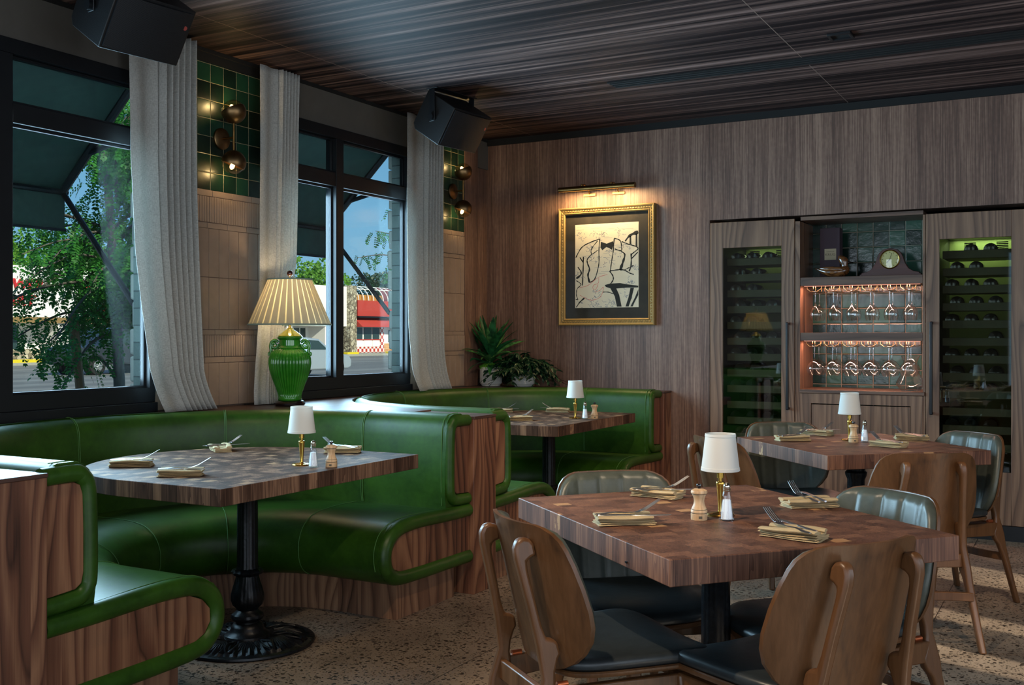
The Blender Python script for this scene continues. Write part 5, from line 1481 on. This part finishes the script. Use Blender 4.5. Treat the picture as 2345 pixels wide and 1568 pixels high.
def broad_plant():
    t = thing('potted_plant', 'tall broad-leaved plant in a white ribbed pot in the booth corner', 'plant', (-4.135, 7.175, LED-0.003))
    pot(t, 0.086, 0.150)
    m_ = MB(); rnd = random.Random(5)
    for i in range(900):
        a = rnd.uniform(0, 2*pi); r = 0.088*sqrt(rnd.random()); z = 0.148+0.028*(1-(r/0.088)**2)
        m_.tube([(r*cos(a), r*sin(a), z-0.014), (r*cos(a)+rnd.uniform(-.008, .008), r*sin(a)+rnd.uniform(-.008, .008), z+rnd.uniform(0.0, 0.012))], [0.0022, 0.0012], 4, caps=False)
    m_.lathe([(0.0, 0.126), (0.079, 0.127), (0.078, 0.140), (0.05, 0.155), (0.0, 0.165)], 20)
    m_.build('moss', 'moss', t, merge=False)
    lf = MB(); ls = MB(); st = MB()
    rnd = random.Random(21)
    for i in range(46):
        ga = i*2.399+0.4; lvl = i/45
        el = lerp(0.25, 1.35, lvl)+rnd.uniform(-0.15, 0.12)
        hgt = lerp(0.20, 0.40, lvl)
        dx, dy = cos(ga), sin(ga)
        # keep foliage off the two walls of the corner
        ln = lerp(0.30, 0.27, lvl)*rnd.uniform(0.9, 1.1)
        reach = 1.0
        if dx < -0.2: reach = min(reach, 0.10/(abs(dx)*ln*cos(el)+1e-3)*0.85)
        if dy > 0.2: reach = min(reach, 0.15/(abs(dy)*ln*cos(el)+1e-3)*0.85)
        reach = max(0.25, min(1, reach))
        d = Vector((dx*cos(el)*reach, dy*cos(el)*reach, sin(el)))
        b = Vector((0.012*dx, 0.012*dy, hgt*0.75))
        st.tube([(0.01*dx, 0.01*dy, 0.14), tuple(b*0.9+Vector((0, 0, 0.0))), tuple(b)], [0.006, 0.005, 0.003], 6)
        leaf_blade(lf if i % 3 else ls, b, d, ln, rnd.uniform(0.024, 0.036), lerp(1.0, 0.35, lvl), 0.25, 10, rnd.uniform(-0.5, 0.5))
    for q in (st, lf, ls):
        for v in q.v: v.x = max(v.x, -0.105); v.y = min(v.y, 0.165); v.z = max(v.z, 0.004)
    st.build('stems', 'stem', t, angle=60); lf.build('leaves', 'leaf_broad', t, angle=80, merge=False); ls.build('streaked_leaves', 'leaf_streak', t, angle=80, merge=False)
broad_plant()
def vine_plant():
    t = thing('potted_plant', 'low bushy trailing plant in a white ribbed pot in front of the veneer wall', 'plant', (-3.862, 7.215, LED-0.003))
    pot(t, 0.086, 0.150)
    lf = MB(); st = MB(); rnd = random.Random(9)
    MB().lathe([(0.0, 0.126), (0.079, 0.127), (0.07, 0.140), (0.0, 0.145)], 20).build('soil', 'dark_base', t)
    for i in range(64):
        a = rnd.uniform(0, 2*pi); out = rnd.uniform(0.10, 0.31)
        dy = sin(a)*out
        if dy > 0.10: dy = rnd.uniform(0, 0.10)
        dx = cos(a)*out*1.05
        if dy < 0 and abs(dx) < 0.08: dx *= 1.5
        top = rnd.uniform(0.18, 0.30)*(1-0.3*out/0.25); end = top-rnd.uniform(0.0, 0.13)*(out/0.2)
        end = max(end, 0.035)
        pts = smooth_path([(0, 0, 0.13), (dx*0.25, dy*0.25, top*0.9), (dx*0.6, dy*0.6, top), (dx, dy, end)], 5)
        st.tube(pts, 0.0015, 4)
        for j, p in enumerate(pts[4:]):
            for sg in (-1, 1):
                aa = atan2(dy, dx)+sg*rnd.uniform(0.4, 1.2)
                yv = sin(aa)
                if p.y > 0.05 and yv > 0: yv = -yv*0.3
                d = Vector((cos(aa), yv, rnd.uniform(-0.5, 0.4)))
                leaf_blade(lf, p, d, rnd.uniform(0.045, 0.075), rnd.uniform(0.009, 0.014), 0.8, 0.2, 4, rnd.uniform(-0.6, 0.6))
    for q in (st, lf):
        for v in q.v: v.y = min(v.y, 0.125); v.z = max(v.z, 0.004)
    st.build('stems', 'stem', t, angle=60); lf.build('leaves', 'leaf_vine', t, angle=80, merge=False)
vine_plant()
SKY_STR, SUN_STR, EXPO = 0.9, 5.0, 0.2
DAY_R, DAY_B, DAY_L = 24, 36, 95
JAR, PIC, LEDP = 4, 9, 5.5
# ------------------------------------------------------------------ outside: street, kerb, buildings, trees, cars
GZ = -0.25
struct(MB().box(-90, XW-0.15, -40, 150, GZ-0.3, GZ).build('road', 'asphalt', flat=True))
struct(MB().box(-9.2, XW-0.15, -40, 60, GZ-0.01, GZ+0.12).build('pavement', 'concrete_ext', flat=True))
struct(MB().box(-62, -48.2, -10, 130, GZ-0.01, GZ+0.14).build('pavement_far', 'concrete_ext', flat=True))
TF = Matrix(((0, 0, 1, 0), (1, 0, 0, 0), (0, 1, 0, 0), (0, 0, 0, 1)))   # text and prisms facing the street
def awning(y0, y1, label):
    t = thing('awning', label, 'awning', (0, 0, 0))
    xw, xo, zw, zo = XW-0.19, -5.04, 2.66, 2.12
    c = MB()
    n = 8; A = []; B = []
    for i in range(n+1):
        y = lerp(y0, y1, i/n); A.append([(xw, y, zw), (lerp(xw, xo, .5), y, lerp(zw, zo, .5)), (xo, y, zo)]); B.append([(xw, y, zw+.012), (lerp(xw, xo, .5), y, lerp(zw, zo, .5)+.012), (xo-.004, y, zo+.012)])
    closed_sheet(c, A, B)
    c.box(xo-0.006, xo, y0, y1, zo-0.23, zo+0.01)
    c.build('canopy', 'awning_green', t)
    m_ = MB(); r = 0.016
    ys = [y0+0.03, y1-0.03]
    for y in ys:
        m_.cyl((xw, y, zw-0.02), (xo+0.02, y, zo-0.02), r+0.006, n=8)
        m_.cyl((xw, y, 2.37), (lerp(xw, xo, 0.62), y, lerp(zw, zo, 0.62)-0.03), r, n=8)
        m_.cyl((xo+0.02, y, zo-0.02), (xw+0.005, y, 1.46), r, n=8)
    m_.cyl((xo+0.02, y0, zo-0.02), (xo+0.02, y1, zo-0.02), r, n=8); m_.cyl((xo+0.01, y0, zo-0.23), (xo+0.01, y1, zo-0.23), 0.008, n=8)
    m_.build('frame', 'black_metal', t)
awning(2.15, 3.95, 'dark green window awning outside the left window')
awning(4.62, 6.27, 'dark green window awning outside the right window')

def pinnate(mb, p, d, L, pairs, rnd, lw=0.010, ll=0.034):
    d = Vector(d).normalized(); side = d.cross(Vector((0, 0, 1)))
    if side.length < 0.1: side = Vector((1, 0, 0))
    side.normalize(); side = Matrix.Rotation(rnd.uniform(-1.0, 1.0), 3, d) @ side
    cur = Vector(p); dd = d.copy()
    for i in range(pairs):
        nx = cur+dd*(L/pairs)
        mb.add([tuple(cur-side*0.0012), tuple(cur+side*0.0012), tuple(nx)], [(0, 1, 2)])
        for sg in (-1, 1):
            q = (side*sg*0.85+dd*0.5+Vector((0, 0, rnd.uniform(-0.35, 0.15)))).normalized(); w = q.cross(dd).cross(q).normalized()*lw
            mb.add([tuple(nx), tuple(nx+q*ll*0.5+w), tuple(nx+q*ll), tuple(nx+q*ll*0.5-w)], [(0, 1, 2, 3)])
        cur = nx; dd = (dd+Vector((0, 0, -0.10))).normalized()
    q = dd; w = side*lw
    mb.add([tuple(cur), tuple(cur+q*ll*0.5+w), tuple(cur+q*ll), tuple(cur+q*ll*0.5-w)], [(0, 1, 2, 3)])
def street_tree(x, y, label, seed, sprays, trunk_h=3.6, r0=0.055, lean=(0.0, -0.16)):
    rnd = random.Random(seed)
    t = thing('street_tree', label, 'tree', (x, y, GZ+0.12))
    tr = MB(); pts = [(0, 0, 0), (0, lean[1]*0.1, 1.0), (lean[0]*0.5, lean[1]*0.5, 2.0), (lean[0], lean[1], 3.0), (lean[0]*1.5, lean[1]*1.5, trunk_h)]
    tr.tube(smooth_path(pts, 5), [lerp(r0, r0*0.35, i/20) for i in range(21)], 10)
    lf = MB()
    for (bx, by, bz, ex, ey, ez, nl, spread) in sprays:
        b = Vector((bx, by, bz)); e = Vector((ex, ey, ez)); mid = (b+e)/2+Vector((0, 0, 0.12))
        path = smooth_path([tuple(b), tuple(mid), tuple(e)], 8)
        tr.tube(path, [lerp(0.016, 0.004, i/(len(path)-1)) for i in range(len(path))], 6)
        for k in range(nl):
            v = rnd.uniform(0.15, 1.0); p = path[min(len(path)-1, int(v*(len(path)-1)))]
            q = Vector((rnd.gauss(0, 1), rnd.gauss(0, 1), rnd.gauss(0, 0.8))).normalized()*rnd.uniform(0, spread)
            p = p+q
            if p.x+x > -5.15 or p.z < 0.25: continue
            d = Vector((q.x+rnd.gauss(0, .3), q.y+rnd.gauss(0, .3), q.z*0.3-0.35))
            if d.length < 1e-3: d = Vector((0, 1, 0))
            pinnate(lf, p, d, rnd.uniform(0.13, 0.20), rnd.randint(5, 7), rnd)
    tr.build('trunk', 'bark', t, angle=60); lf.build('foliage', 'leaf_tree', t, angle=80, merge=False)
    return t
sp = []
rnd = random.Random(4)
for k in range(36):   # upper crown, dense
    a = rnd.uniform(0, 2*pi); z0 = rnd.uniform(1.5, 3.2)
    sp.append((0, -0.02*z0, z0, cos(a)*rnd.uniform(0.4, 1.0), sin(a)*rnd.uniform(0.3, 0.9)-0.2, z0+rnd.uniform(-0.05, 0.6), 66, 0.30))
for k in range(12):   # drooping sprays towards the left of the trunk
    z0 = rnd.uniform(1.45, 2.4)
    sp.append((0, -0.05, z0, rnd.uniform(-0.5, 0.5), rnd.uniform(-1.6, -0.7), z0+rnd.uniform(-0.5, 0.1), 46, 0.22))
sp.append((0, 0, 1.02, 0.0, -0.42, 1.22, 6, 0.10))
street_tree(-7.0, 6.03, 'young street tree with feathery leaves filling the left window', 3, sp)
st = MB(); st.cyl((0.0, 0.07, 0), (0.0, -0.12, 1.60), 0.036, n=14); st = st.build('tree_stake', 'stake_wood'); st.location = (-6.9, 5.60, GZ+0.12)
tag(st, 'round wooden stake standing beside the young street tree outside the left window', 'stake')
sp = [(0, 0, 2.6, 0.1, -1.15, 2.92, 34, 0.10), (0, 0, 2.45, 0.0, -1.45, 2.52, 30, 0.09), (0, 0, 2.1, 0.0, -0.75, 2.35, 20, 0.10), (0, 0, 1.6, 0.2, -0.8, 1.75, 14, 0.08), (0, 0, 2.8, 0.1, -0.8, 3.3, 20, 0.10)]
for k in range(12):
    a = rnd.uniform(-0.6, 2.6); sp.append((0, 0, rnd.uniform(1.6, 3.0), cos(a)*0.7, abs(sin(a))*0.8, rnd.uniform(2.0, 3.6), 45, 0.25))
street_tree(-9.0, 13.3, 'feathery street tree whose twigs show at the right of the right window', 8, sp)
def shrub(x, y, h, label, seed):
    rnd = random.Random(seed); t = thing('shrub', label, 'shrub', (x, y, GZ+0.12)); lf = MB(); s = MB()
    for k in range(16):
        a = rnd.uniform(0, 2*pi); r = rnd.uniform(0.03, 0.16); hh = h*rnd.uniform(0.75, 1.0)
        pts = smooth_path([(0, 0, 0), (r*0.4*cos(a), r*0.4*sin(a), hh*0.6), (r*cos(a), r*sin(a), hh)], 5); s.tube(pts, 0.004, 5)
        for p in pts[3:]:
            for q in range(3):
                b = rnd.uniform(0, 2*pi); leaf_blade(lf, p, (cos(b), sin(b), 0.5), rnd.uniform(0.05, 0.08), 0.012, 0.3, 0.2, 4)
    s.build('stems', 'stem', t); lf.build('leaves', 'leaf_tree', t, angle=80, merge=False)
shrub(-5.0, 5.24, 1.22, 'low leafy shrub whose tips show behind the green jar lamp', 1); shrub(-5.0, 5.62, 1.20, 'low leafy shrub just outside the right window sill', 2)

FX = -50.0
def shopfront_white():
    t = thing('white_building', 'long white stucco commercial building with red lettering across the street', 'building', (0, 0, 0))
    b = MB(); b.box(FX-7, FX, 18, 64.6, 2.0, 5.05); b.box(FX-7, FX-1.6, 18, 64.6, GZ, 2.0); b.build('wall', 'stucco', t, flat=True)
    MB().box(FX-0.02, FX+0.10, 18, 57.5, 1.98, 2.30).build('fascia', 'stucco_trim', t, flat=True)
    c = MB(); 
    for y in (33.0, 38.8, 45.5, 52, 57.6, 62.0): c.box(FX-1.6, FX-0.05, y, y+0.7, GZ, 2.0)
    c.build('pillar', 'stucco', t, flat=True)
    k = 0
    for y0, y1 in ((34.4, 37.4), (40.2, 44.6), (46.8, 51.2), (53.0, 56.8), (58.6, 59.8), (60.1, 61.5), (62.9, 64.3)):
        w = MB().box(FX-1.58, FX-1.52, y0, y1, 0.35 if y0 < 58 else 0.0, 1.85).build('window', 'shop_glass', t, flat=True)
        f = MB()
        for a in (y0-0.05, (y0+y1)/2-0.03, y1-0.02): f.box(FX-1.53, FX-1.46, a, a+0.07, 0.0, 1.9)
        f.build('frame', 'paper_white', w, flat=True)
    MB().box(FX-1.55, FX-1.35, 36.9, 46.5, GZ+0.14, 0.55).build('stone_base', 'far_stone', t, flat=True)
    MB().box(FX-1.55, FX-1.35, 59.9, 62.9, GZ+0.14, 0.50).build('stone_base', 'far_stone', t, flat=True)
    MB().box(FX-0.5, FX+0.35, 64.55, 65.35, GZ, 5.15).build('stone_pier', 'far_stone', t, flat=True)
    for s_, y, z, sz in (('FLOWER', 36.0, 4.02, 0.78), ('MART', 36.0, 3.15, 0.80)):
        text(s_, sz, 0.05, 'red_letter', t, Matrix.Translation((FX+0.08, y, z)) @ TF, bold=True, sx=1.15, shear=0.15)
    text('CAFE', 0.40, 0.03, 'red_letter', t, Matrix.Translation((FX+0.08, 41.0, 3.95)) @ TF, bold=True)
    text('COFFEE', 0.85, 0.05, 'red_letter', t, Matrix.Translation((FX+0.08, 43.0, 2.55)) @ TF, bold=True)
    MB().box(FX-1.50, FX-1.45, 35.3, 36.8, 0.35, 1.1).build('notice_board', 'fridge_black', t, flat=True)
shopfront_white()
def red_shop():
    t = thing('red_shop', 'small shop with red panels and chequered base across the street', 'building', (0, 0, 0))
    MB().box(FX-7, FX, 65.36, 78, GZ, 4.0).build('wall', 'stucco', t, flat=True)
    MB().box(FX, FX+0.35, 65.5, 78, 2.82, 4.05).build('upper_panel', 'red_panel', t, flat=True)
    MB().box(FX, FX+0.55, 65.4, 78, 2.70, 2.80).build('dark_ledge', 'black_metal', t, flat=True)
    MB().add([(FX, 65.4, 2.70), (FX+0.9, 65.4, 1.98), (FX, 65.4, 1.98), (FX, 78, 2.70), (FX+0.9, 78, 1.98), (FX, 78, 1.98)], [(0, 1, 2), (3, 5, 4), (0, 3, 4, 1), (1, 4, 5, 2), (0, 2, 5, 3)]).build('lower_awning', 'red_panel', t, flat=True)
    MB().box(FX-0.2, FX+0.1, 65.6, 74, 4.05, 4.5).build('parapet', 'ochre', t, flat=True)
    ar = MB()
    for k in range(12):
        y = 65.6+k*0.65; ar.tube([(FX+0.35-1.3*(1-cos(a)), y, 4.05+1.15*sin(a)) for a in [pi/2*i/8 for i in range(9)]], 0.035, 6)
    for a in (0.9, 1.57): ar.tube([(FX+0.35-1.3*(1-cos(a)), 65.6, 4.05+1.15*sin(a)), (FX+0.35-1.3*(1-cos(a)), 73, 4.05+1.15*sin(a))], 0.035, 6)
    ar.build('arch_frame', 'paper_white', t)
    rows = [[(FX+0.30-1.3*(1-cos(a)), y, 4.05+1.12*sin(a)) for a in [pi/2*i/8 for i in range(9)]] for y in (69.0, 78)]
    MB().grid(rows).build('canvas_hood', 'maroon', t, solid=0.03)
    for i, (y0, y1) in enumerate(((65.6, 66.5), (66.7, 67.7), (67.85, 68.75))):
        MB().box(FX, FX+0.04, y0, y1, 1.02, 1.92).build('window', 'shop_glass', t, flat=True)
        MB().box(FX, FX+0.05, y0, y1, 0.42, 0.92).build('poster', 'paper_white', t, flat=True)
    MB().box(FX, FX+0.06, 65.45, 69.1, 0.93, 1.00).build('rail', 'red_panel', t, flat=True)
    MB().box(FX, FX+0.08, 65.45, 69.0, -0.05, 0.40).build('chequer_base', 'red_check', t, flat=True)
    MB().box(FX, FX+0.09, 68.85, 69.3, -0.05, 1.95).build('chequer_pillar', 'red_check', t, flat=True)
    MB().box(FX, FX+0.08, 69.3, 78, -0.05, 0.66).build('tan_base', 'tan_brick', t, flat=True)
    MB().box(FX, FX+0.05, 70.0, 71.6, 0.75, 1.75).build('window', 'shop_glass', t, flat=True)
    MB().box(FX+0.05, FX+0.07, 70.15, 71.3, 1.42, 1.72).build('sign', 'paper_white', t, flat=True)
    text('OPEN', 0.26, 0.01, 'awning_green', t, Matrix.Translation((FX+0.08, 70.72, 1.57)) @ TF, bold=True)
    MB().box(FX+0.05, FX+0.07, 70.15, 70.45, 0.8, 1.3).build('poster', 'paper_white', t, flat=True)
red_shop()
for k, (y0, y1, lb) in enumerate(((33.0, 37.2, 'yellow painted kerb strip at the left edge of the left window'), (38.0, 39.6, 'short yellow painted kerb strip left of the dark car'), (62.6, 64.0, 'yellow kerb block in front of the white building beside the jar lamp'), (67.9, 69.3, 'yellow kerb block in front of the chequered shop wall'), (69.8, 73, 'yellow kerb block at the right in front of the tan brick base'))):
    o = MB().box(FX+1.2, FX+1.6, y0, y1, GZ+0.0, GZ+0.30).build('kerb_block', 'yellow_paint', bevel=0.02); tag(o, lb, 'kerb', 'yellow kerb blocks')

def far_tree(x, y, h, w, label, seed, kind='round', mat='leaf_hill'):
    rnd = random.Random(seed); t = thing('background_tree', label, 'tree', (x, y, GZ))
    MB().tube([(0, 0, 0), (0.1, 0, h*0.5), (0, 0.1, h*0.8)], [0.25, 0.2, 0.1], 8).build('trunk', 'bark', t)
    lf = MB()
    if kind == 'palm':
        for k in range(26):
            a = 2*pi*k/26+rnd.uniform(-.1, .1); el = rnd.uniform(-0.2, 1.1); L = w*rnd.uniform(0.8, 1.1); prev = Vector((0, 0, h*0.82)); d = Vector((cos(a)*cos(el), sin(a)*cos(el), sin(el)))
            for j in range(9):
                nx = prev+d*L/9; s_ = d.cross(Vector((0, 0, 1))).normalized()*(0.38*sin(pi*(j+1)/10)+0.05)
                for sg in (-1, 1):
                    lf.add([tuple(prev), tuple(prev+(nx-prev)*0.6), tuple(nx+s_*sg-Vector((0, 0, 0.12))), ], [(0, 1, 2)])
                prev = nx; d = (d+Vector((0, 0, -0.16))).normalized()
    else:
        blobs = [(rnd.gauss(0, w*0.28), rnd.gauss(0, w*0.28), h*rnd.uniform(0.55, 0.92), w*rnd.uniform(0.18, 0.30)) for _ in range(14)]
        for bx, by, bz, br in blobs:
            for k in range(210):
                v = Vector((rnd.gauss(0, 1), rnd.gauss(0, 1), rnd.gauss(0, 1))).normalized()*br*rnd.uniform(0.75, 1.08)
                p = Vector((bx, by, bz))+v; s_ = 0.17
                a = Vector((rnd.gauss(0, 1), rnd.gauss(0, 1), rnd.gauss(0, 1))).normalized(); b = a.orthogonal().normalized()
                lf.add([tuple(p-a*s_), tuple(p+b*s_*0.6), tuple(p+a*s_), tuple(p-b*s_*0.6)], [(0, 1, 2, 3)])
    lf.build('foliage', mat, t, angle=80, merge=False)
FT = [(-66, 50.5, 8.2, 6, 'round', 'leaf_hill', 'bright green tree over the white building roof in the left window'),
      (-68, 55, 8.4, 7, 'round', 'leaf_hill', 'bright green tree right of the trunk behind the white building roof'),
      (-66, 46, 9.5, 6, 'round', 'leaf_hill', 'tall green tree at the left edge behind the white building'),
      (-64, 76, 9.3, 4.6, 'round', 'leaf_hill', 'tall light green tree above the jar lamp shade'),
      (-66, 82, 8.0, 5, 'round', 'leaf_hill', 'lower light green tree right of the jar lamp finial'),
      (-64, 84.5, 6.6, 2.6, 'palm', 'leaf_dark', 'palm tree above the stone pier of the white building'),
      (-68, 93, 8.0, 5, 'round', 'leaf_dark', 'dark round tree behind the arched roof frame'),
      (-66, 96, 9.0, 5, 'round', 'leaf_dark', 'dark tree right behind the red shop'),
      (-60, 90, 10.8, 2.6, 'palm', 'leaf_dark', 'tall palm tree near the brick edge of the right window')]
for i, (x, y, h, w, kd, mt, lb) in enumerate(FT): far_tree(x, y, h, w, lb, 30+i, kd, mt)

def car(x, y, rz, L, prof, glassp, mat, label, wheel_r, wb, W=1.85):
    t = thing('car', label, 'car', (x, y, GZ), rz)
    T = Matrix(((1, 0, 0, 0), (0, 0, -1, 0), (0, 1, 0, 0), (0, 0, 0, 1)))
    MB().prism(prof, -W/2, W/2, T=T).build('body', mat, t, bevel=0.06, seg=3)
    for sg in (-1, 1):
        MB().prism(glassp, sg*(W/2-0.02)-0.03, sg*(W/2-0.02)+0.03, T=T).build('side_window', 'shop_glass', t, bevel=0.01)
        for xx in wb:
            w = MB().cyl((xx, sg*(W/2-0.12), wheel_r), (xx, sg*(W/2+0.06), wheel_r), wheel_r, n=32); w = w.build('wheel', 'tyre', t, bevel=0.03)
            h = MB(); h.cyl((xx, sg*(W/2+0.05), wheel_r), (xx, sg*(W/2+0.075), wheel_r), wheel_r*0.58, n=24)
            for k in range(5):
                a = 2*pi*k/5; h.cyl((xx, sg*(W/2+0.078), wheel_r), (xx+wheel_r*0.5*cos(a), sg*(W/2+0.078), wheel_r+wheel_r*0.5*sin(a)), 0.035, n=6)
            h.build('rim', 'rim', w)
            MB().cyl((xx, sg*(W/2-0.3), wheel_r+0.02), (xx, sg*(W/2+0.004), wheel_r+0.02), wheel_r*1.16, n=32).build('wheel_arch', 'fridge_black', t, bevel=0.01)
    fr = prof[0][0]
    return t
suv = [(0.0, 0.45), (0.0, 0.95), (0.15, 1.08), (1.15, 1.18), (1.65, 1.78), (2.0, 1.86), (4.4, 1.86), (4.75, 1.75), (4.8, 0.5), (4.6, 0.40), (0.2, 0.40)]
suvg = [(1.38, 1.22), (1.78, 1.70), (2.75, 1.72), (2.8, 1.22)]
car(-34.9, 27.15, pi/2, 4.8, suv, suvg, 'car_dark', 'dark off-road car on the street behind the young tree', 0.36, (0.95, 3.75))
sed = [(0.0, 0.35), (-0.02, 0.60), (0.12, 0.78), (1.15, 0.98), (1.95, 1.42), (2.6, 1.48), (3.5, 1.40), (4.2, 1.05), (4.65, 0.95), (4.7, 0.40), (4.5, 0.28), (0.2, 0.28)]
sedg = [(1.45, 1.02), (2.0, 1.36), (2.7, 1.40), (3.4, 1.33), (3.7, 1.05)]
car(-25.9, 32.55, -pi/2, 4.7, sed, sedg, 'car_silver', 'silver car partly hidden behind the green jar lamp', 0.33, (0.85, 3.65))

# ------------------------------------------------------------------ light
W_ = bpy.data.worlds.new('World'); SC.world = W_; W_.use_nodes = True
nt = W_.node_tree; bg = nt.nodes['Background']
tc = nt.nodes.new('ShaderNodeTexCoord'); sx = nt.nodes.new('ShaderNodeSeparateXYZ'); rp = nt.nodes.new('ShaderNodeValToRGB')
nt.links.new(tc.outputs['Generated'], sx.inputs[0]); nt.links.new(sx.outputs[2], rp.inputs[0]); nt.links.new(rp.outputs[0], bg.inputs[0])
cr = rp.color_ramp; cr.elements[0].position = 0.0; cr.elements[0].color = (0.36, 0.55, 0.72, 1); cr.elements[1].position = 0.9; cr.elements[1].color = (0.05, 0.17, 0.42, 1)
e = cr.elements.new(0.10); e.color = (0.22, 0.47, 0.72, 1); e = cr.elements.new(0.3); e.color = (0.11, 0.32, 0.62, 1)
bg.inputs[1].default_value = SKY_STR
def light(kind, name, loc, energy, color=(1, 1, 1), **kw):
    l = bpy.data.lights.new(name, kind); l.energy = energy; l.color = color
    for k, v in kw.items():
        if k not in ('rot', 'dir'): setattr(l, k, v)
    o = bpy.data.objects.new(name, l); COL.objects.link(o); o.location = loc
    if 'rot' in kw: o.rotation_euler = kw['rot']
    if 'dir' in kw: o.rotation_euler = Vector(kw['dir']).to_track_quat('-Z', 'Y').to_euler()
    return o
WARM = (1.0, 0.68, 0.42); WARM2 = (1.0, 0.78, 0.55); COOL = (0.52, 0.76, 1.0)
SUND = Vector((-0.80, 0.28, -0.53)).normalized()
light('SUN', 'sun', (10, -5, 12), SUN_STR, (1.0, 0.87, 0.68), angle=radians(0.6), dir=SUND)
# fill lamps added at unseen windows behind and beside the camera
for y, e in ((-1.95, 1), (-0.25, 1), (1.45, 1), (3.15, 1)):
    light('AREA', 'window_fill_right', (XR-0.02, y, 1.55), DAY_R*e, (0.85, 0.92, 1.0), shape='RECTANGLE', size=1.2, size_y=2.0, dir=(-1, 0, 0))
for x in (-3.1, -0.26, 1.9):
    light('AREA', 'window_fill_rear', (x, YF+0.02, 1.5), DAY_B, (0.80, 0.90, 1.0), shape='RECTANGLE', size=1.5, size_y=2.1, dir=(0, 1, 0))
# daylight that pours in through the two street windows
for y, w in ((3.08, 1.5), (5.46, 1.45)):
    light('AREA', 'window_light_left', (XW-0.10, y, 1.64), DAY_L, COOL, shape='RECTANGLE', size=w-0.06, size_y=1.14, dir=(1, 0, 0), spread=radians(135))
# ceiling spots above the frame, without fixtures; the floor one is added fill
SPOTS = [
    ((-1.6, 1.6, 2.82), (-0.98, 3.0, 0.76), 170, WARM2, 50),
    ((-0.2, 3.3, 2.82), (-1.0, 5.4, 0.76), 120, WARM2, 50),
    ((-2.2, 1.8, 2.82), (-3.1, 3.3, 0.76), 40, WARM2, 70),
    ((-0.9, 2.4, 2.82), (-2.3, 4.3, 0.0), 70, WARM2, 60),  # added to brighten the floor beside the nearer booth
    ((-1.6, 4.2, 2.82), (-3.0, 6.0, 0.6), 80, WARM2, 70),
]

def spot(loc, target, e, col=WARM2, ang=60, blend=0.6, r=0.03):
    light('SPOT', 'unseen_ceiling_spot', loc, e, col, spot_size=radians(ang), spot_blend=blend, shadow_soft_size=r, dir=Vector(target)-Vector(loc))
for s_ in SPOTS: spot(*s_)
# wall lamps, jar lamp, picture light, niche strips
for y in (4.36, 6.80):
    for sg in (1, -1):
        light('POINT', 'wall_lamp_bulb', (XW+0.092, y-0.004, 2.40+sg*0.186), 1.3 if sg > 0 else 1.0, (1.0, 0.72, 0.36), shadow_soft_size=0.018)
for y in (4.622, 0.42): light('POINT', 'jar_lamp_bulb', (-3.985, y, LED+0.60), JAR, (1.0, 0.78, 0.50), shadow_soft_size=0.03)
light('AREA', 'picture_lamp', (-3.235, YB-0.150, 2.395), PIC, (1.0, 0.70, 0.34), shape='RECTANGLE', size=0.58, size_y=0.015, dir=(0, 0.55, -1))
for z in (1.636, 1.258):
    light('AREA', 'shelf_strip', ((NX0+NX1)/2, YB-0.006, z), LEDP, (1.0, 0.50, 0.36), shape='RECTANGLE', size=0.74, size_y=0.012, dir=(0, 0.15, -1))
for x0, x1 in ((-2.292, -1.872), (-0.847, -0.424)):
    light('AREA', 'cabinet_lamp', ((x0+x1)/2, YB+0.47, 1.95), 0.35 if x0 < -2 else 1.7, (0.80, 1.0, 0.50), shape='RECTANGLE', size=0.36, size_y=0.10, dir=(0, 0.15, -1))

# ------------------------------------------------------------------ camera
cam = bpy.data.cameras.new('camera'); co = bpy.data.objects.new('camera', cam); COL.objects.link(co)
cam.sensor_fit = 'HORIZONTAL'; cam.sensor_width = 36.0; cam.lens = 36.0*2400/2345
cam.shift_x = 0.0; cam.shift_y = -(784-768)/2345
co.location = (0, 0, 1.3); co.rotation_euler = (radians(90), 0, radians(28.8)); cam.clip_start = 0.05; cam.clip_end = 400
SC.camera = co
SC.cycles.transparent_max_bounces = 32
SC.view_settings.view_transform = 'Standard'; SC.view_settings.look = 'None'; SC.view_settings.gamma = 1; SC.view_settings.exposure = EXPO
SC.view_settings.use_curve_mapping = False
